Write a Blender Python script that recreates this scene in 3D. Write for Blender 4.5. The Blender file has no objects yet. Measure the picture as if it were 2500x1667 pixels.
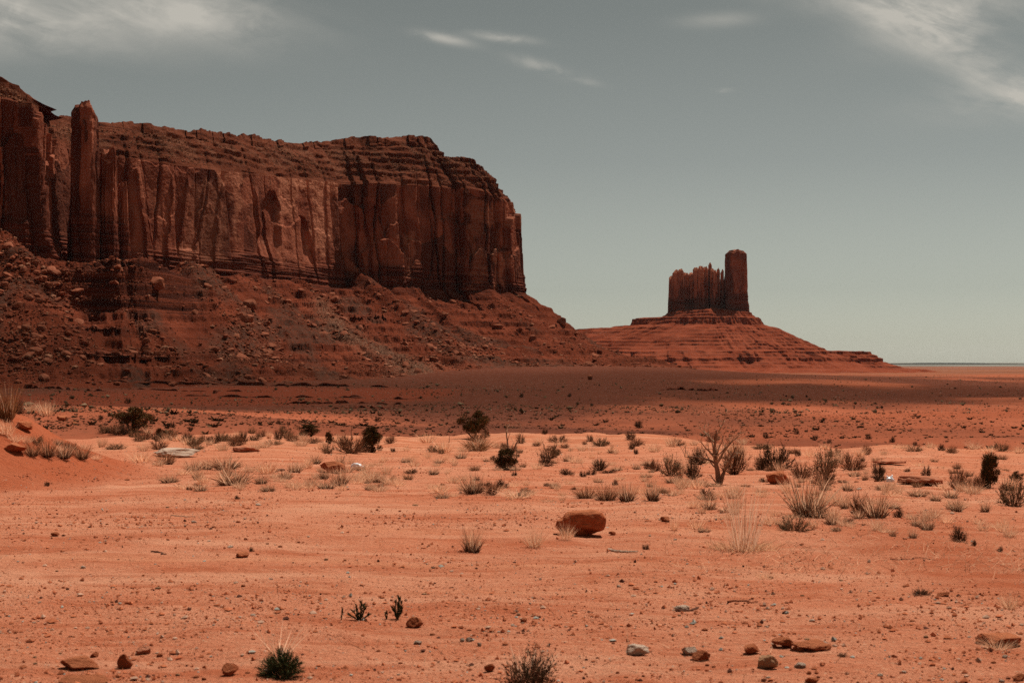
import bpy, bmesh, math, random
import numpy as np
from mathutils import Vector

random.seed(7)
rng = np.random.default_rng(7)
scn = bpy.context.scene
col = scn.collection

# ------------------------------------------------------------------ camera
F = 3472.0            # focal length in pixels of the 2500 px wide photograph (50 mm on 36 mm)
HOR = 889.0           # row of the level line in the photograph
EYE = 1.75            # eye height above the ground at the camera
cam = bpy.data.cameras.new('camera')
cam.lens = 50.0; cam.sensor_width = 36.0
cam.shift_y = (HOR - 833.5) / 2500.0
cam.clip_start = 0.1; cam.clip_end = 200000.0
cam.dof.use_dof = True; cam.dof.focus_distance = 45.0; cam.dof.aperture_fstop = 5.6
camo = bpy.data.objects.new('camera', cam); col.objects.link(camo)
camo.location = (0, 0, EYE); camo.rotation_euler = (math.radians(90), 0, 0)
scn.camera = camo

# ------------------------------------------------------------------ light
SUN_EL = math.radians(62.0)
SUN_H = Vector((0.60, 0.80)).normalized()          # horizontal direction towards the sun
sun_dir = Vector((SUN_H.x * math.cos(SUN_EL), SUN_H.y * math.cos(SUN_EL), math.sin(SUN_EL)))
sl = bpy.data.lights.new('sun', 'SUN'); sl.energy = 5.0; sl.angle = math.radians(0.53); sl.color = (1.0, 0.95, 0.88)
so = bpy.data.objects.new('sun', sl); col.objects.link(so)
so.rotation_euler = sun_dir.to_track_quat('Z', 'Y').to_euler()

class NT:
    """small helper for node trees"""
    def __init__(s, tree):
        s.t = tree; s.n = tree.nodes; s.l = tree.links
    def node(s, typ, **kw):
        nd = s.n.new(typ)
        for k, v in kw.items():
            setattr(nd, k, v)
        return nd
    def set(s, sock, v):
        if v is None: return
        if hasattr(v, 'is_linked') or hasattr(v, 'links'):
            s.l.new(v, sock)
        else:
            sock.default_value = v
    def math(s, op, a, b=None, c=None, clamp=False):
        nd = s.node('ShaderNodeMath', operation=op); nd.use_clamp = clamp
        s.set(nd.inputs[0], a)
        if b is not None: s.set(nd.inputs[1], b)
        if c is not None: s.set(nd.inputs[2], c)
        return nd.outputs[0]
    def mix(s, f, a, b, blend='MIX'):
        nd = s.node('ShaderNodeMix', data_type='RGBA', blend_type=blend)
        s.set(nd.inputs['Factor'], f)
        s.set(nd.inputs[6], a if not isinstance(a, tuple) else (*a, 1.0)[:4])
        s.set(nd.inputs[7], b if not isinstance(b, tuple) else (*b, 1.0)[:4])
        return nd.outputs[2]
    def noise(s, vec, scale, detail=4, rough=0.55, dist=0.0, out='Fac'):
        nd = s.node('ShaderNodeTexNoise'); s.l.new(vec, nd.inputs['Vector'])
        nd.inputs['Scale'].default_value = scale; nd.inputs['Detail'].default_value = detail
        nd.inputs['Roughness'].default_value = rough; nd.inputs['Distortion'].default_value = dist
        return nd.outputs[out]
    def ramp(s, f, lo, hi):
        nd = s.node('ShaderNodeMapRange', interpolation_type='SMOOTHSTEP'); s.set(nd.inputs[0], f)
        nd.inputs[1].default_value = lo; nd.inputs[2].default_value = hi
        return nd.outputs[0]
    def scale(s, vec, sc):
        nd = s.node('ShaderNodeMapping'); s.l.new(vec, nd.inputs['Vector'])
        nd.inputs['Scale'].default_value = sc
        return nd.outputs['Vector']
    def attr(s, name, out='Fac'):
        nd = s.node('ShaderNodeAttribute', attribute_name=name)
        return nd.outputs[out]

# sky: a daylight sky, muted as in the photograph, with thin cirrus
world = bpy.data.worlds.new('World'); scn.world = world; world.use_nodes = True
wt = NT(world.node_tree); wt.n.clear()
SKY_STRENGTH = 0.10
def build_sky():
    sky = wt.node('ShaderNodeTexSky', sky_type='NISHITA'); sky.sun_disc = False
    sky.sun_elevation = SUN_EL; sky.sun_rotation = math.atan2(SUN_H.x, SUN_H.y)
    sky.air_density = 1.0; sky.dust_density = 2.2; sky.ozone_density = 1.0; sky.altitude = 1600
    hs = wt.node('ShaderNodeHueSaturation'); hs.inputs['Saturation'].default_value = 0.20
    wt.l.new(sky.outputs[0], hs.inputs['Color'])
    tc = wt.node('ShaderNodeTexCoord')
    sx = wt.node('ShaderNodeSeparateXYZ'); wt.l.new(tc.outputs['Generated'], sx.inputs[0])
    X, Y, Z = sx.outputs
    # dusty air: paler and warmer towards the horizon all round
    rp = wt.node('ShaderNodeValToRGB'); wt.l.new(wt.math('MULTIPLY', Z, 2.0), rp.inputs[0])
    el = rp.color_ramp.elements
    for k, (p, c) in enumerate([(0.0, (0.715, 0.705, 0.585)), (0.10, (0.60, 0.613, 0.528)), (0.28, (0.44, 0.459, 0.413)), (0.48, (0.358, 0.380, 0.343)), (0.8, (0.335, 0.357, 0.325))]):
        e = el[k] if k < 2 else el.new(p)
        e.position = p; e.color = (*c, 1)
    tint = wt.mix(1.0, hs.outputs[0], rp.outputs[0], 'MULTIPLY')
    yy = wt.math('MAXIMUM', Y, 0.02)
    u = wt.math('DIVIDE', X, yy); v = wt.math('DIVIDE', Z, yy)
    cv = wt.node('ShaderNodeCombineXYZ'); wt.l.new(u, cv.inputs[0]); wt.l.new(v, cv.inputs[1])
    wv = cv.outputs[0]
    def blob(px, py, a, b, ang):
        cu, cz = (px - 1250) / F, (HOR - py) / F
        ca, sa = math.cos(ang), math.sin(ang)
        du = wt.math('SUBTRACT', u, cu); dv = wt.math('SUBTRACT', v, cz)
        p = wt.math('ADD', wt.math('MULTIPLY', du, ca * F / a), wt.math('MULTIPLY', dv, sa * F / a))
        q = wt.math('ADD', wt.math('MULTIPLY', du, -sa * F / b), wt.math('MULTIPLY', dv, ca * F / b))
        r = wt.math('ADD', wt.math('MULTIPLY', p, p), wt.math('MULTIPLY', q, q))
        return wt.math('POWER', 2.718, wt.math('MULTIPLY', r, -1.0))
    rv = wt.node('ShaderNodeMapping'); wt.l.new(wv, rv.inputs['Vector']); rv.inputs['Rotation'].default_value = (0, 0, 0.30)
    n1 = wt.noise(wt.scale(rv.outputs[0], (6, 24, 1)), 1.0, 7, 0.62, 0.5)
    n2 = wt.noise(wt.scale(wv, (30, 60, 1)), 1.0, 5, 0.6, 0.4)
    broad = [(130, 50, 420, 75, -0.03, 0.9), (480, 15, 210, 60, -0.25, 0.9), (2330, 110, 330, 62, -0.52, 1.35), (2330, 25, 190, 60, 0.3, 0.9),
             (2520, 235, 220, 42, 0.12, 0.9), (2080, 10, 260, 40, -0.2, 0.55), (1750, 50, 90, 18, 0.05, 0.4), (-300, 60, 400, 80, 0.1, 0.9), (2850, 130, 300, 90, -0.3, 1.0)]
    fine = [(1085, 95, 62, 11, -0.2, 1.0), (1225, 92, 70, 10, -0.12, 0.9), (1330, 165, 75, 14, -0.28, 0.7), (1768, 221, 22, 5, 0.0, 0.9), (1440, 202, 35, 8, -0.2, 0.25)]
    tot = None
    for bl in broad:
        g = wt.math('MULTIPLY', blob(*bl[:5]), bl[5])
        tot = g if tot is None else wt.math('ADD', tot, g)
    mb = wt.math('MULTIPLY', tot, wt.math('ADD', wt.math('MULTIPLY', wt.ramp(n1, 0.22, 0.66), 0.85), wt.math('MULTIPLY', wt.ramp(n2, 0.40, 0.65), 0.22)))
    totf = None
    for bl in fine:
        g = wt.math('MULTIPLY', blob(*bl[:5]), bl[5])
        totf = g if totf is None else wt.math('ADD', totf, g)
    mf = wt.math('MULTIPLY', totf, wt.ramp(n2, 0.28, 0.62))
    m = wt.math('ADD', mb, wt.math('MULTIPLY', mf, 0.8))
    # the same thin cirrus over the rest of the dome
    zz = wt.math('MAXIMUM', Z, 0.05)
    cp = wt.node('ShaderNodeCombineXYZ')
    wt.l.new(wt.math('DIVIDE', X, zz), cp.inputs[0]); wt.l.new(wt.math('DIVIDE', Y, zz), cp.inputs[1])
    n3 = wt.noise(wt.scale(cp.outputs[0], (0.9, 2.0, 1)), 1.0, 6, 0.6, 0.8)
    high = wt.math('MULTIPLY', wt.ramp(n3, 0.5, 0.8), wt.ramp(Z, 0.27, 0.40))
    m = wt.math('ADD', wt.math('MULTIPLY', m, wt.math('GREATER_THAN', Y, 0.02)), high, clamp=True)
    m = wt.math('MULTIPLY', m, 0.85)
    cl = wt.mix(m, tint, (5.5, 5.2, 4.6))
    bg = wt.node('ShaderNodeBackground'); wt.l.new(cl, bg.inputs['Color']); bg.inputs['Strength'].default_value = SKY_STRENGTH
    out = wt.node('ShaderNodeOutputWorld'); wt.l.new(bg.outputs[0], out.inputs['Surface'])
build_sky()

scn.view_settings.view_transform = 'Standard'; scn.view_settings.look = 'None'
scn.view_settings.exposure = 0.0; scn.view_settings.gamma = 1.0; scn.view_settings.use_curve_mapping = False
scn.render.engine = 'CYCLES'
scn.cycles.use_denoising = False
scn.cycles.max_bounces = 5; scn.cycles.diffuse_bounces = 3; scn.cycles.transparent_max_bounces = 8

# ------------------------------------------------------------------ noise
def _h(ix, iy, iz, seed):
    n = (ix.astype(np.int64) * 374761393 + iy.astype(np.int64) * 668265263 + iz.astype(np.int64) * 2147483647 + seed * 1274126177) & 0xFFFFFFFF
    n = ((n ^ (n >> 13)) * 1274126177) & 0xFFFFFFFF
    n = n ^ (n >> 16)
    return (n & 0xFFFF).astype(np.float32) / 32767.5 - 1.0
def vn3(x, y, z, seed=0):
    x = np.asarray(x, np.float64); y = np.asarray(y, np.float64); z = np.asarray(z, np.float64)
    x, y, z = np.broadcast_arrays(x, y, z)
    ix, iy, iz = np.floor(x), np.floor(y), np.floor(z)
    fx, fy, fz = x - ix, y - iy, z - iz
    fx = fx * fx * (3 - 2 * fx); fy = fy * fy * (3 - 2 * fy); fz = fz * fz * (3 - 2 * fz)
    ix = ix.astype(np.int64); iy = iy.astype(np.int64); iz = iz.astype(np.int64)
    def L(a, b, t): return a + (b - a) * t
    c00 = L(_h(ix, iy, iz, seed), _h(ix + 1, iy, iz, seed), fx)
    c10 = L(_h(ix, iy + 1, iz, seed), _h(ix + 1, iy + 1, iz, seed), fx)
    c01 = L(_h(ix, iy, iz + 1, seed), _h(ix + 1, iy, iz + 1, seed), fx)
    c11 = L(_h(ix, iy + 1, iz + 1, seed), _h(ix + 1, iy + 1, iz + 1, seed), fx)
    return L(L(c00, c10, fy), L(c01, c11, fy), fz)
def vn2(x, y, seed=0):
    x = np.asarray(x, np.float64); y = np.asarray(y, np.float64)
    x, y = np.broadcast_arrays(x, y)
    ix, iy = np.floor(x), np.floor(y); fx, fy = x - ix, y - iy
    fx = fx * fx * (3 - 2 * fx); fy = fy * fy * (3 - 2 * fy)
    ix = ix.astype(np.int64); iy = iy.astype(np.int64); zz = np.zeros_like(ix)
    a = _h(ix, iy, zz, seed); b = _h(ix + 1, iy, zz, seed); c = _h(ix, iy + 1, zz, seed); d = _h(ix + 1, iy + 1, zz, seed)
    return (a + (b - a) * fx) * (1 - fy) + (c + (d - c) * fx) * fy
def fbm2(x, y, o=4, seed=0, g=0.5):
    t = 0; a = 1.0
    for k in range(o):
        t = t + a * vn2(x * 2 ** k + 17.3 * k, y * 2 ** k - 9.1 * k, seed + k); a *= g
    return t
def fbm3(x, y, z, o=4, seed=0, g=0.5):
    t = 0; a = 1.0
    for k in range(o):
        t = t + a * vn3(x * 2 ** k + 17.3 * k, y * 2 ** k - 9.1 * k, z * 2 ** k + 5.7 * k, seed + k); a *= g
    return t
def sst(a, b, x):
    t = np.clip((x - a) / (b - a), 0, 1)
    return t * t * (3 - 2 * t)
def gsm(a, n):
    """gaussian smoothing of rows of a 1-D/2-D array along axis 0"""
    if n <= 0: return a
    k = np.arange(-int(3 * n), int(3 * n) + 1); w = np.exp(-0.5 * (k / n) ** 2); w /= w.sum()
    a2 = a if a.ndim == 2 else a[:, None]
    p = np.concatenate([np.repeat(a2[:1], len(k) // 2, 0), a2, np.repeat(a2[-1:], len(k) // 2, 0)])
    o = np.stack([np.convolve(p[:, i], w, 'valid') for i in range(a2.shape[1])], 1)
    return o if a.ndim == 2 else o[:, 0]

# ------------------------------------------------------------------ mesh helpers
def new_mesh(name, V, quads=None, tris=None, colr=None, attrs=None, smooth=False):
    me = bpy.data.meshes.new(name)
    V = np.asarray(V, np.float32).reshape(-1, 3)
    nq = 0 if quads is None else len(quads); nt = 0 if tris is None else len(tris)
    loops = []
    if nq: loops.append(np.asarray(quads, np.int32).reshape(-1))
    if nt: loops.append(np.asarray(tris, np.int32).reshape(-1))
    lp = np.concatenate(loops)
    tot = np.concatenate([np.full(nq, 4, np.int32), np.full(nt, 3, np.int32)])
    st = np.concatenate([[0], np.cumsum(tot)[:-1]]).astype(np.int32)
    me.vertices.add(len(V)); me.vertices.foreach_set('co', V.reshape(-1))
    me.loops.add(len(lp)); me.loops.foreach_set('vertex_index', lp)
    me.polygons.add(len(tot)); me.polygons.foreach_set('loop_start', st)
    me.polygons.foreach_set('use_smooth', np.full(len(tot), smooth, bool))
    me.update(calc_edges=True)
    if colr is not None:
        ca = me.color_attributes.new('Col', 'FLOAT_COLOR', 'POINT')
        c4 = np.ones((len(V), 4), np.float32); c4[:, :3] = colr
        ca.data.foreach_set('color', c4.reshape(-1))
    for k, a in (attrs or {}).items():
        at = me.attributes.new(k, 'FLOAT', 'POINT'); at.data.foreach_set('value', np.asarray(a, np.float32).reshape(-1))
    return me
def link(name, me, mat=None, parent=None, loc=None, rot=None, scale=None):
    o = bpy.data.objects.new(name, me); col.objects.link(o)
    if mat is not None and not me.materials: me.materials.append(mat)
    if parent is not None: o.parent = parent
    if loc is not None: o.location = loc
    if rot is not None: o.rotation_euler = rot
    if scale is not None: o.scale = scale
    return o
def tag(o, label=None, cat=None, group=None, kind=None):
    if label: o['label'] = label
    if cat: o['category'] = cat
    if group: o['group'] = group
    if kind: o['kind'] = kind
    return o
def empty(name, loc, rz=0.0, scale=None):
    o = bpy.data.objects.new(name, None); col.objects.link(o); o.location = loc; o.rotation_euler = (0, 0, rz)
    o.empty_display_size = 0.1
    if scale is not None: o.scale = scale
    return o
def grid_faces(nr, nc, wrap=False):
    r = np.arange(nr - 1)[:, None]; cc = nc if wrap else nc - 1
    c = np.arange(cc)[None, :]; c1 = (c + 1) % nc
    a = r * nc + c; b = r * nc + c1; d = (r + 1) * nc + c; e = (r + 1) * nc + c1
    return np.stack([a, b, e, d], -1).reshape(-1, 4)

# ------------------------------------------------------------------ materials
def principled(name, rough=0.9):
    m = bpy.data.materials.new(name); m.use_nodes = True
    t = NT(m.node_tree); b = m.node_tree.nodes['Principled BSDF']
    b.inputs['Roughness'].default_value = rough; b.inputs['Specular IOR Level'].default_value = 0.0
    return m, t, b
def pos(t):
    return t.node('ShaderNodeTexCoord').outputs['Object']
def bump(t, b, h, strength, dist):
    nd = t.node('ShaderNodeBump'); t.l.new(h, nd.inputs['Height'])
    nd.inputs['Strength'].default_value = strength; nd.inputs['Distance'].default_value = dist
    t.l.new(nd.outputs[0], b.inputs['Normal'])

def mat_ground():
    m, t, b = principled('red_sand', 0.95)
    g = t.node('ShaderNodeNewGeometry'); p = g.outputs['Position']
    sand = t.mix(t.ramp(t.noise(p, 0.55, 5, 0.6), 0.3, 0.7), (0.56, 0.182, 0.093), (0.63, 0.250, 0.140))
    sand = t.mix(t.math('MULTIPLY', t.ramp(t.noise(p, 2.3, 4, 0.6), 0.55, 0.8), 0.6), sand, (0.45, 0.115, 0.046))
    speck = t.noise(p, 42.0, 3, 0.7)
    sand = t.mix(t.math('MULTIPLY', t.ramp(speck, 0.53, 0.66), 0.7), sand, (0.26, 0.065, 0.030))
    sand = t.mix(t.math('MULTIPLY', t.ramp(t.noise(p, 31.0, 3, 0.7), 0.58, 0.68), 0.75), sand, (0.70, 0.39, 0.235))
    sand = t.mix(t.math('MULTIPLY', t.ramp(t.noise(t.scale(p, (0.5, 1.6, 1.0)), 1.0, 6, 0.7, 0.6), 0.48, 0.62), 0.7), sand, (0.43, 0.112, 0.050))
    sand = t.mix(t.math('MULTIPLY', t.ramp(t.noise(t.scale(p, (0.25, 1.1, 1.0)), 1.0, 5, 0.65, 0.4), 0.50, 0.66), 0.65), sand, (0.69, 0.315, 0.185))
    sand = t.mix(t.math('MULTIPLY', t.attr('track'), 0.55), sand, (0.66, 0.27, 0.145))
    rock = t.mix(t.ramp(t.noise(t.scale(p, (0.35, 1.6, 3.0)), 1.0, 5, 0.6, 0.5), 0.35, 0.68), (0.50, 0.155, 0.074), (0.64, 0.275, 0.155))
    rock = t.mix(t.math('MULTIPLY', t.ramp(t.noise(t.scale(p, (0.5, 5.0, 3.0)), 1.0, 4, 0.7, 0.8), 0.58, 0.66), 0.8), rock, (0.27, 0.070, 0.035))
    red = t.mix(t.noise(p, 6.0, 4, 0.65), (0.33, 0.070, 0.027), (0.46, 0.115, 0.050))
    c = t.mix(t.attr('rock'), sand, rock)
    c = t.mix(t.attr('red'), c, red)
    # the plain below: rusty soil, dusty grey-brown low cover in patches
    plain = t.mix(t.ramp(t.noise(p, 0.012, 6, 0.6), 0.35, 0.68), (0.32, 0.084, 0.040), (0.40, 0.116, 0.058))
    plain = t.mix(t.math('MULTIPLY', t.ramp(t.noise(p, 0.9, 3, 0.7), 0.52, 0.70), 0.55), plain, (0.12, 0.062, 0.036))
    cover = t.mix(t.ramp(t.noise(p, 0.35, 5, 0.75), 0.35, 0.68), (0.105, 0.031, 0.018), (0.165, 0.056, 0.033))
    cover = t.mix(t.math('MULTIPLY', t.ramp(t.noise(p, 1.7, 3, 0.8), 0.54, 0.66), 0.7), cover, (0.055, 0.028, 0.018))
    plain = t.mix(t.attr('scrub'), plain, cover)
    plain = t.mix(t.math('MULTIPLY', t.attr('clay'), 0.8), plain, (0.20, 0.045, 0.022))
    farc = t.mix(t.ramp(t.noise(t.scale(p, (0.0012, 0.004, 0.0)), 1.0, 5, 0.6), 0.35, 0.65), (0.29, 0.105, 0.055), (0.17, 0.068, 0.040))
    plain = t.mix(t.attr('far'), plain, farc)
    c = t.mix(t.attr('plain'), c, plain)
    t.l.new(c, b.inputs['Base Color'])
    h = t.math('ADD', t.noise(p, 30.0, 5, 0.8), t.math('MULTIPLY', t.noise(t.scale(p, (1.0, 1.5, 1.0)), 7.0, 5, 0.65), 2.2))
    bump(t, b, h, 1.0, 0.031)
    return m
def mat_cliff():
    m, t, b = principled('cliff_sandstone', 0.9)
    p = pos(t)
    base = t.mix(t.ramp(t.noise(t.scale(p, (1.0, 1.0, 0.55)), 0.045, 5, 0.6, 0.5), 0.40, 0.60), (0.20, 0.057, 0.032), (0.36, 0.118, 0.066))
    streak = t.noise(t.scale(p, (0.075, 0.075, 0.013)), 1.0, 6, 0.62, 0.6)
    base = t.mix(t.math('MULTIPLY', t.ramp(streak, 0.54, 0.64), 0.25), base, (0.062, 0.021, 0.016))
    base = t.mix(t.math('MULTIPLY', t.ramp(t.attr('varn_shade'), 0.42, 0.75), 0.8), base, (0.075, 0.024, 0.016))  # desert varnish, darkened here and in the streaks to deepen wall shadows
    fine = t.noise(t.scale(p, (0.6, 0.6, 0.05)), 1.0, 5, 0.65)
    base = t.mix(t.math('MULTIPLY', t.ramp(fine, 0.5, 0.7), 0.15), base, (0.15, 0.050, 0.034))
    band = t.noise(t.scale(p, (0.015, 0.015, 0.55)), 1.0, 5, 0.65, 0.3)
    base = t.mix(t.math('MULTIPLY', t.ramp(band, 0.55, 0.7), 0.5), base, (0.14, 0.045, 0.030))
    base = t.mix(t.math('MULTIPLY', t.attr('debris'), t.ramp(t.noise(p, 0.25, 4, 0.7), 0.3, 0.6)), base, (0.085, 0.036, 0.023))
    base = t.mix(t.attr('strata'), base, t.mix(t.ramp(band, 0.38, 0.62), (0.17, 0.048, 0.028), (0.070, 0.023, 0.016)))
    base = t.mix(t.math('MULTIPLY', t.ramp(t.noise(p, 0.11, 4, 0.7, 1.0), 0.66, 0.74), 0.75), base, (0.47, 0.22, 0.14))
    base = t.mix(t.attr('sun_paint'), base, t.mix(t.ramp(band, 0.4, 0.6), (0.55, 0.225, 0.13), (0.40, 0.145, 0.08)))  # pale colour standing in for sun on the wall and column tops
    t.l.new(base, b.inputs['Base Color'])
    h = t.math('ADD', t.math('MULTIPLY', fine, 0.35), t.math('MULTIPLY', t.noise(p, 0.5, 6, 0.7), 1.8))
    bump(t, b, h, 0.5, 0.8)
    return m
def mat_slope(name, lo, hi, dark, pale, palef):
    m, t, b = principled(name, 0.95)
    p = pos(t)
    base = t.mix(t.ramp(t.noise(p, 0.03, 5, 0.6), 0.35, 0.68), lo, hi)
    band = t.noise(t.scale(p, (0.01, 0.01, 0.45)), 1.0, 5, 0.65, 0.2)
    base = t.mix(t.math('MULTIPLY', t.ramp(band, 0.52, 0.68), 0.6), base, dark)
    base = t.mix(t.math('MULTIPLY', t.ramp(t.noise(p, 0.8, 4, 0.75), 0.56, 0.72), 0.6), base, dark)
    base = t.mix(t.math('MULTIPLY', t.ramp(t.noise(p, 0.55, 3, 0.7), 0.64, 0.74), palef), base, pale)
    base = t.mix(t.math('MULTIPLY', t.attr('debris'), t.ramp(t.noise(p, 0.25, 4, 0.7), 0.3, 0.6)), base, (0.085, 0.036, 0.023))
    base = t.mix(t.attr('strata'), base, t.mix(t.ramp(band, 0.36, 0.60), (0.14, 0.036, 0.019), (0.048, 0.015, 0.010)))
    base = t.mix(t.math('MULTIPLY', t.attr('pale'), t.ramp(t.noise(p, 1.1, 3, 0.7), 0.42, 0.62)), base, (0.21, 0.105, 0.063))
    t.l.new(base, b.inputs['Base Color'])
    h = t.math('ADD', t.noise(p, 0.7, 6, 0.75), t.math('MULTIPLY', t.noise(p, 0.18, 3, 0.6), 1.2))
    bump(t, b, h, 0.9, 0.9)
    return m
def mat_attr(name, rough=0.9, var=0.25, scale=30.0, bumpd=0.0, transl=0.0):
    m, t, b = principled(name, rough)
    p = pos(t)
    c = t.attr('Col', 'Color')
    oi = t.node('ShaderNodeObjectInfo').outputs['Random']
    n = t.math('ADD', t.math('MULTIPLY', t.noise(p, scale, 4, 0.65), var * 2), 1.0 - var)
    n = t.math('MULTIPLY', n, t.math('ADD', t.math('MULTIPLY', oi, 0.3), 0.85))
    sc = t.node('ShaderNodeVectorMath', operation='SCALE'); t.l.new(c, sc.inputs[0]); t.l.new(n, sc.inputs['Scale'])
    t.l.new(sc.outputs[0], b.inputs['Base Color'])
    if transl:
        tr = t.node('ShaderNodeBsdfTranslucent'); t.l.new(sc.outputs[0], tr.inputs['Color'])
        mx = t.node('ShaderNodeMixShader'); mx.inputs[0].default_value = transl
        t.l.new(b.outputs[0], mx.inputs[1]); t.l.new(tr.outputs[0], mx.inputs[2])
        t.l.new(mx.outputs[0], m.node_tree.nodes['Material Output'].inputs['Surface'])
    if bumpd: bump(t, b, t.noise(p, scale * 0.8, 5, 0.7), 0.8, bumpd)
    return m
def mat_rock(name, c1, c2, c3, sc=5.0, bd=0.03, dust=None):
    m, t, b = principled(name, 0.9)
    p = pos(t)
    oi = t.node('ShaderNodeObjectInfo').outputs['Random']
    base = t.mix(t.ramp(t.noise(p, sc, 5, 0.65), 0.35, 0.65), c1, c2)
    base = t.mix(t.math('MULTIPLY', t.ramp(t.noise(t.scale(p, (1, 1, 4)), sc * 1.6, 4, 0.7, 0.6), 0.56, 0.7), 0.6), base, c3)
    if dust:                                   # blown sand settled on upward faces
        nz = t.node('ShaderNodeSeparateXYZ'); t.l.new(t.node('ShaderNodeNewGeometry').outputs['Normal'], nz.inputs[0])
        base = t.mix(t.math('MULTIPLY', t.ramp(t.math('ADD', nz.outputs[2], t.math('MULTIPLY', t.noise(p, sc, 4, 0.7), 0.5)), 0.75, 1.25), 0.7), base, dust)
    n = t.math('ADD', t.math('MULTIPLY', oi, 0.4), 0.8)
    s = t.node('ShaderNodeVectorMath', operation='SCALE'); t.l.new(base, s.inputs[0]); t.l.new(n, s.inputs['Scale'])
    t.l.new(s.outputs[0], b.inputs['Base Color'])
    h = t.math('ADD', t.noise(p, sc * 3, 6, 0.75), t.math('MULTIPLY', t.noise(t.scale(p, (1, 1, 3)), sc, 3, 0.6), 1.5))
    bump(t, b, h, 0.9, bd)
    return m
M = {}
M['ground'] = mat_ground()
M['cliff'] = mat_cliff()
M['talus'] = mat_slope('talus_slope', (0.115, 0.027, 0.0135), (0.19, 0.046, 0.023), (0.048, 0.015, 0.010), (0.33, 0.115, 0.063), 0.5)
M['cap'] = mat_slope('cap_ledges', (0.105, 0.030, 0.016), (0.175, 0.054, 0.029), (0.042, 0.015, 0.010), (0.42, 0.20, 0.115), 0.6)
M['butte_talus'] = mat_slope('butte_talus', (0.20, 0.043, 0.020), (0.27, 0.066, 0.032), (0.10, 0.033, 0.021), (0.34, 0.15, 0.09), 0.4)
M['boulder'] = mat_rock('talus_boulder_rock', (0.20, 0.060, 0.032), (0.36, 0.13, 0.073), (0.11, 0.035, 0.022), 0.35, 0.3)
M['redrock'] = mat_rock('red_field_rock', (0.36, 0.088, 0.036), (0.46, 0.140, 0.062), (0.25, 0.058, 0.027), 7.0, 0.02, (0.47, 0.16, 0.075))
M['palerock'] = mat_rock('pale_field_rock', (0.46, 0.29, 0.20), (0.55, 0.40, 0.30), (0.34, 0.18, 0.115), 9.0, 0.01)
M['tanrock'] = mat_rock('tan_field_rock', (0.34, 0.16, 0.08), (0.42, 0.23, 0.13), (0.22, 0.10, 0.055), 9.0, 0.01)
M['slab'] = mat_rock('slab_rock', (0.40, 0.125, 0.062), (0.50, 0.205, 0.12), (0.27, 0.075, 0.038), 3.0, 0.02)
M['ledge'] = mat_rock('dark_ledge_rock', (0.13, 0.038, 0.022), (0.19, 0.056, 0.031), (0.07, 0.024, 0.017), 0.6, 0.2)
mf, tf, bf = principled('far_haze_tint', 0.95)
tf.l.new(tf.mix(tf.ramp(tf.noise(tf.scale(pos(tf), (0.0008, 0.002, 0.02)), 1.0, 4, 0.6), 0.35, 0.65), (0.15, 0.135, 0.11), (0.21, 0.19, 0.15)), bf.inputs['Base Color'])  # grey tint carries the paleness of distant haze
M['far'] = mf
M['gravel'] = mat_attr('gravel_stones', 0.9, 0.2, 60.0)
M['rubble'] = mat_attr('talus_rubble', 0.95, 0.2, 0.8)
M['scrub'] = mat_attr('scrub_leaves', 0.95, 0.35, 2.0)
M['leaf'] = mat_attr('juniper_leaf', 0.85, 0.3, 25.0)
M['blade'] = mat_attr('dry_grass_blade', 0.8, 0.15, 20.0, transl=0.5)
M['twig'] = mat_attr('brush_twig', 0.85, 0.2, 25.0, transl=0.25)
M['bark'] = mat_attr('weathered_bark', 0.9, 0.4, 30.0, 0.01)
mb, tb, bb = principled('white_plastic', 0.35); bb.inputs['Base Color'].default_value = (0.80, 0.81, 0.82, 1); bb.inputs['Specular IOR Level'].default_value = 0.5
M['bag'] = mb

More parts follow.
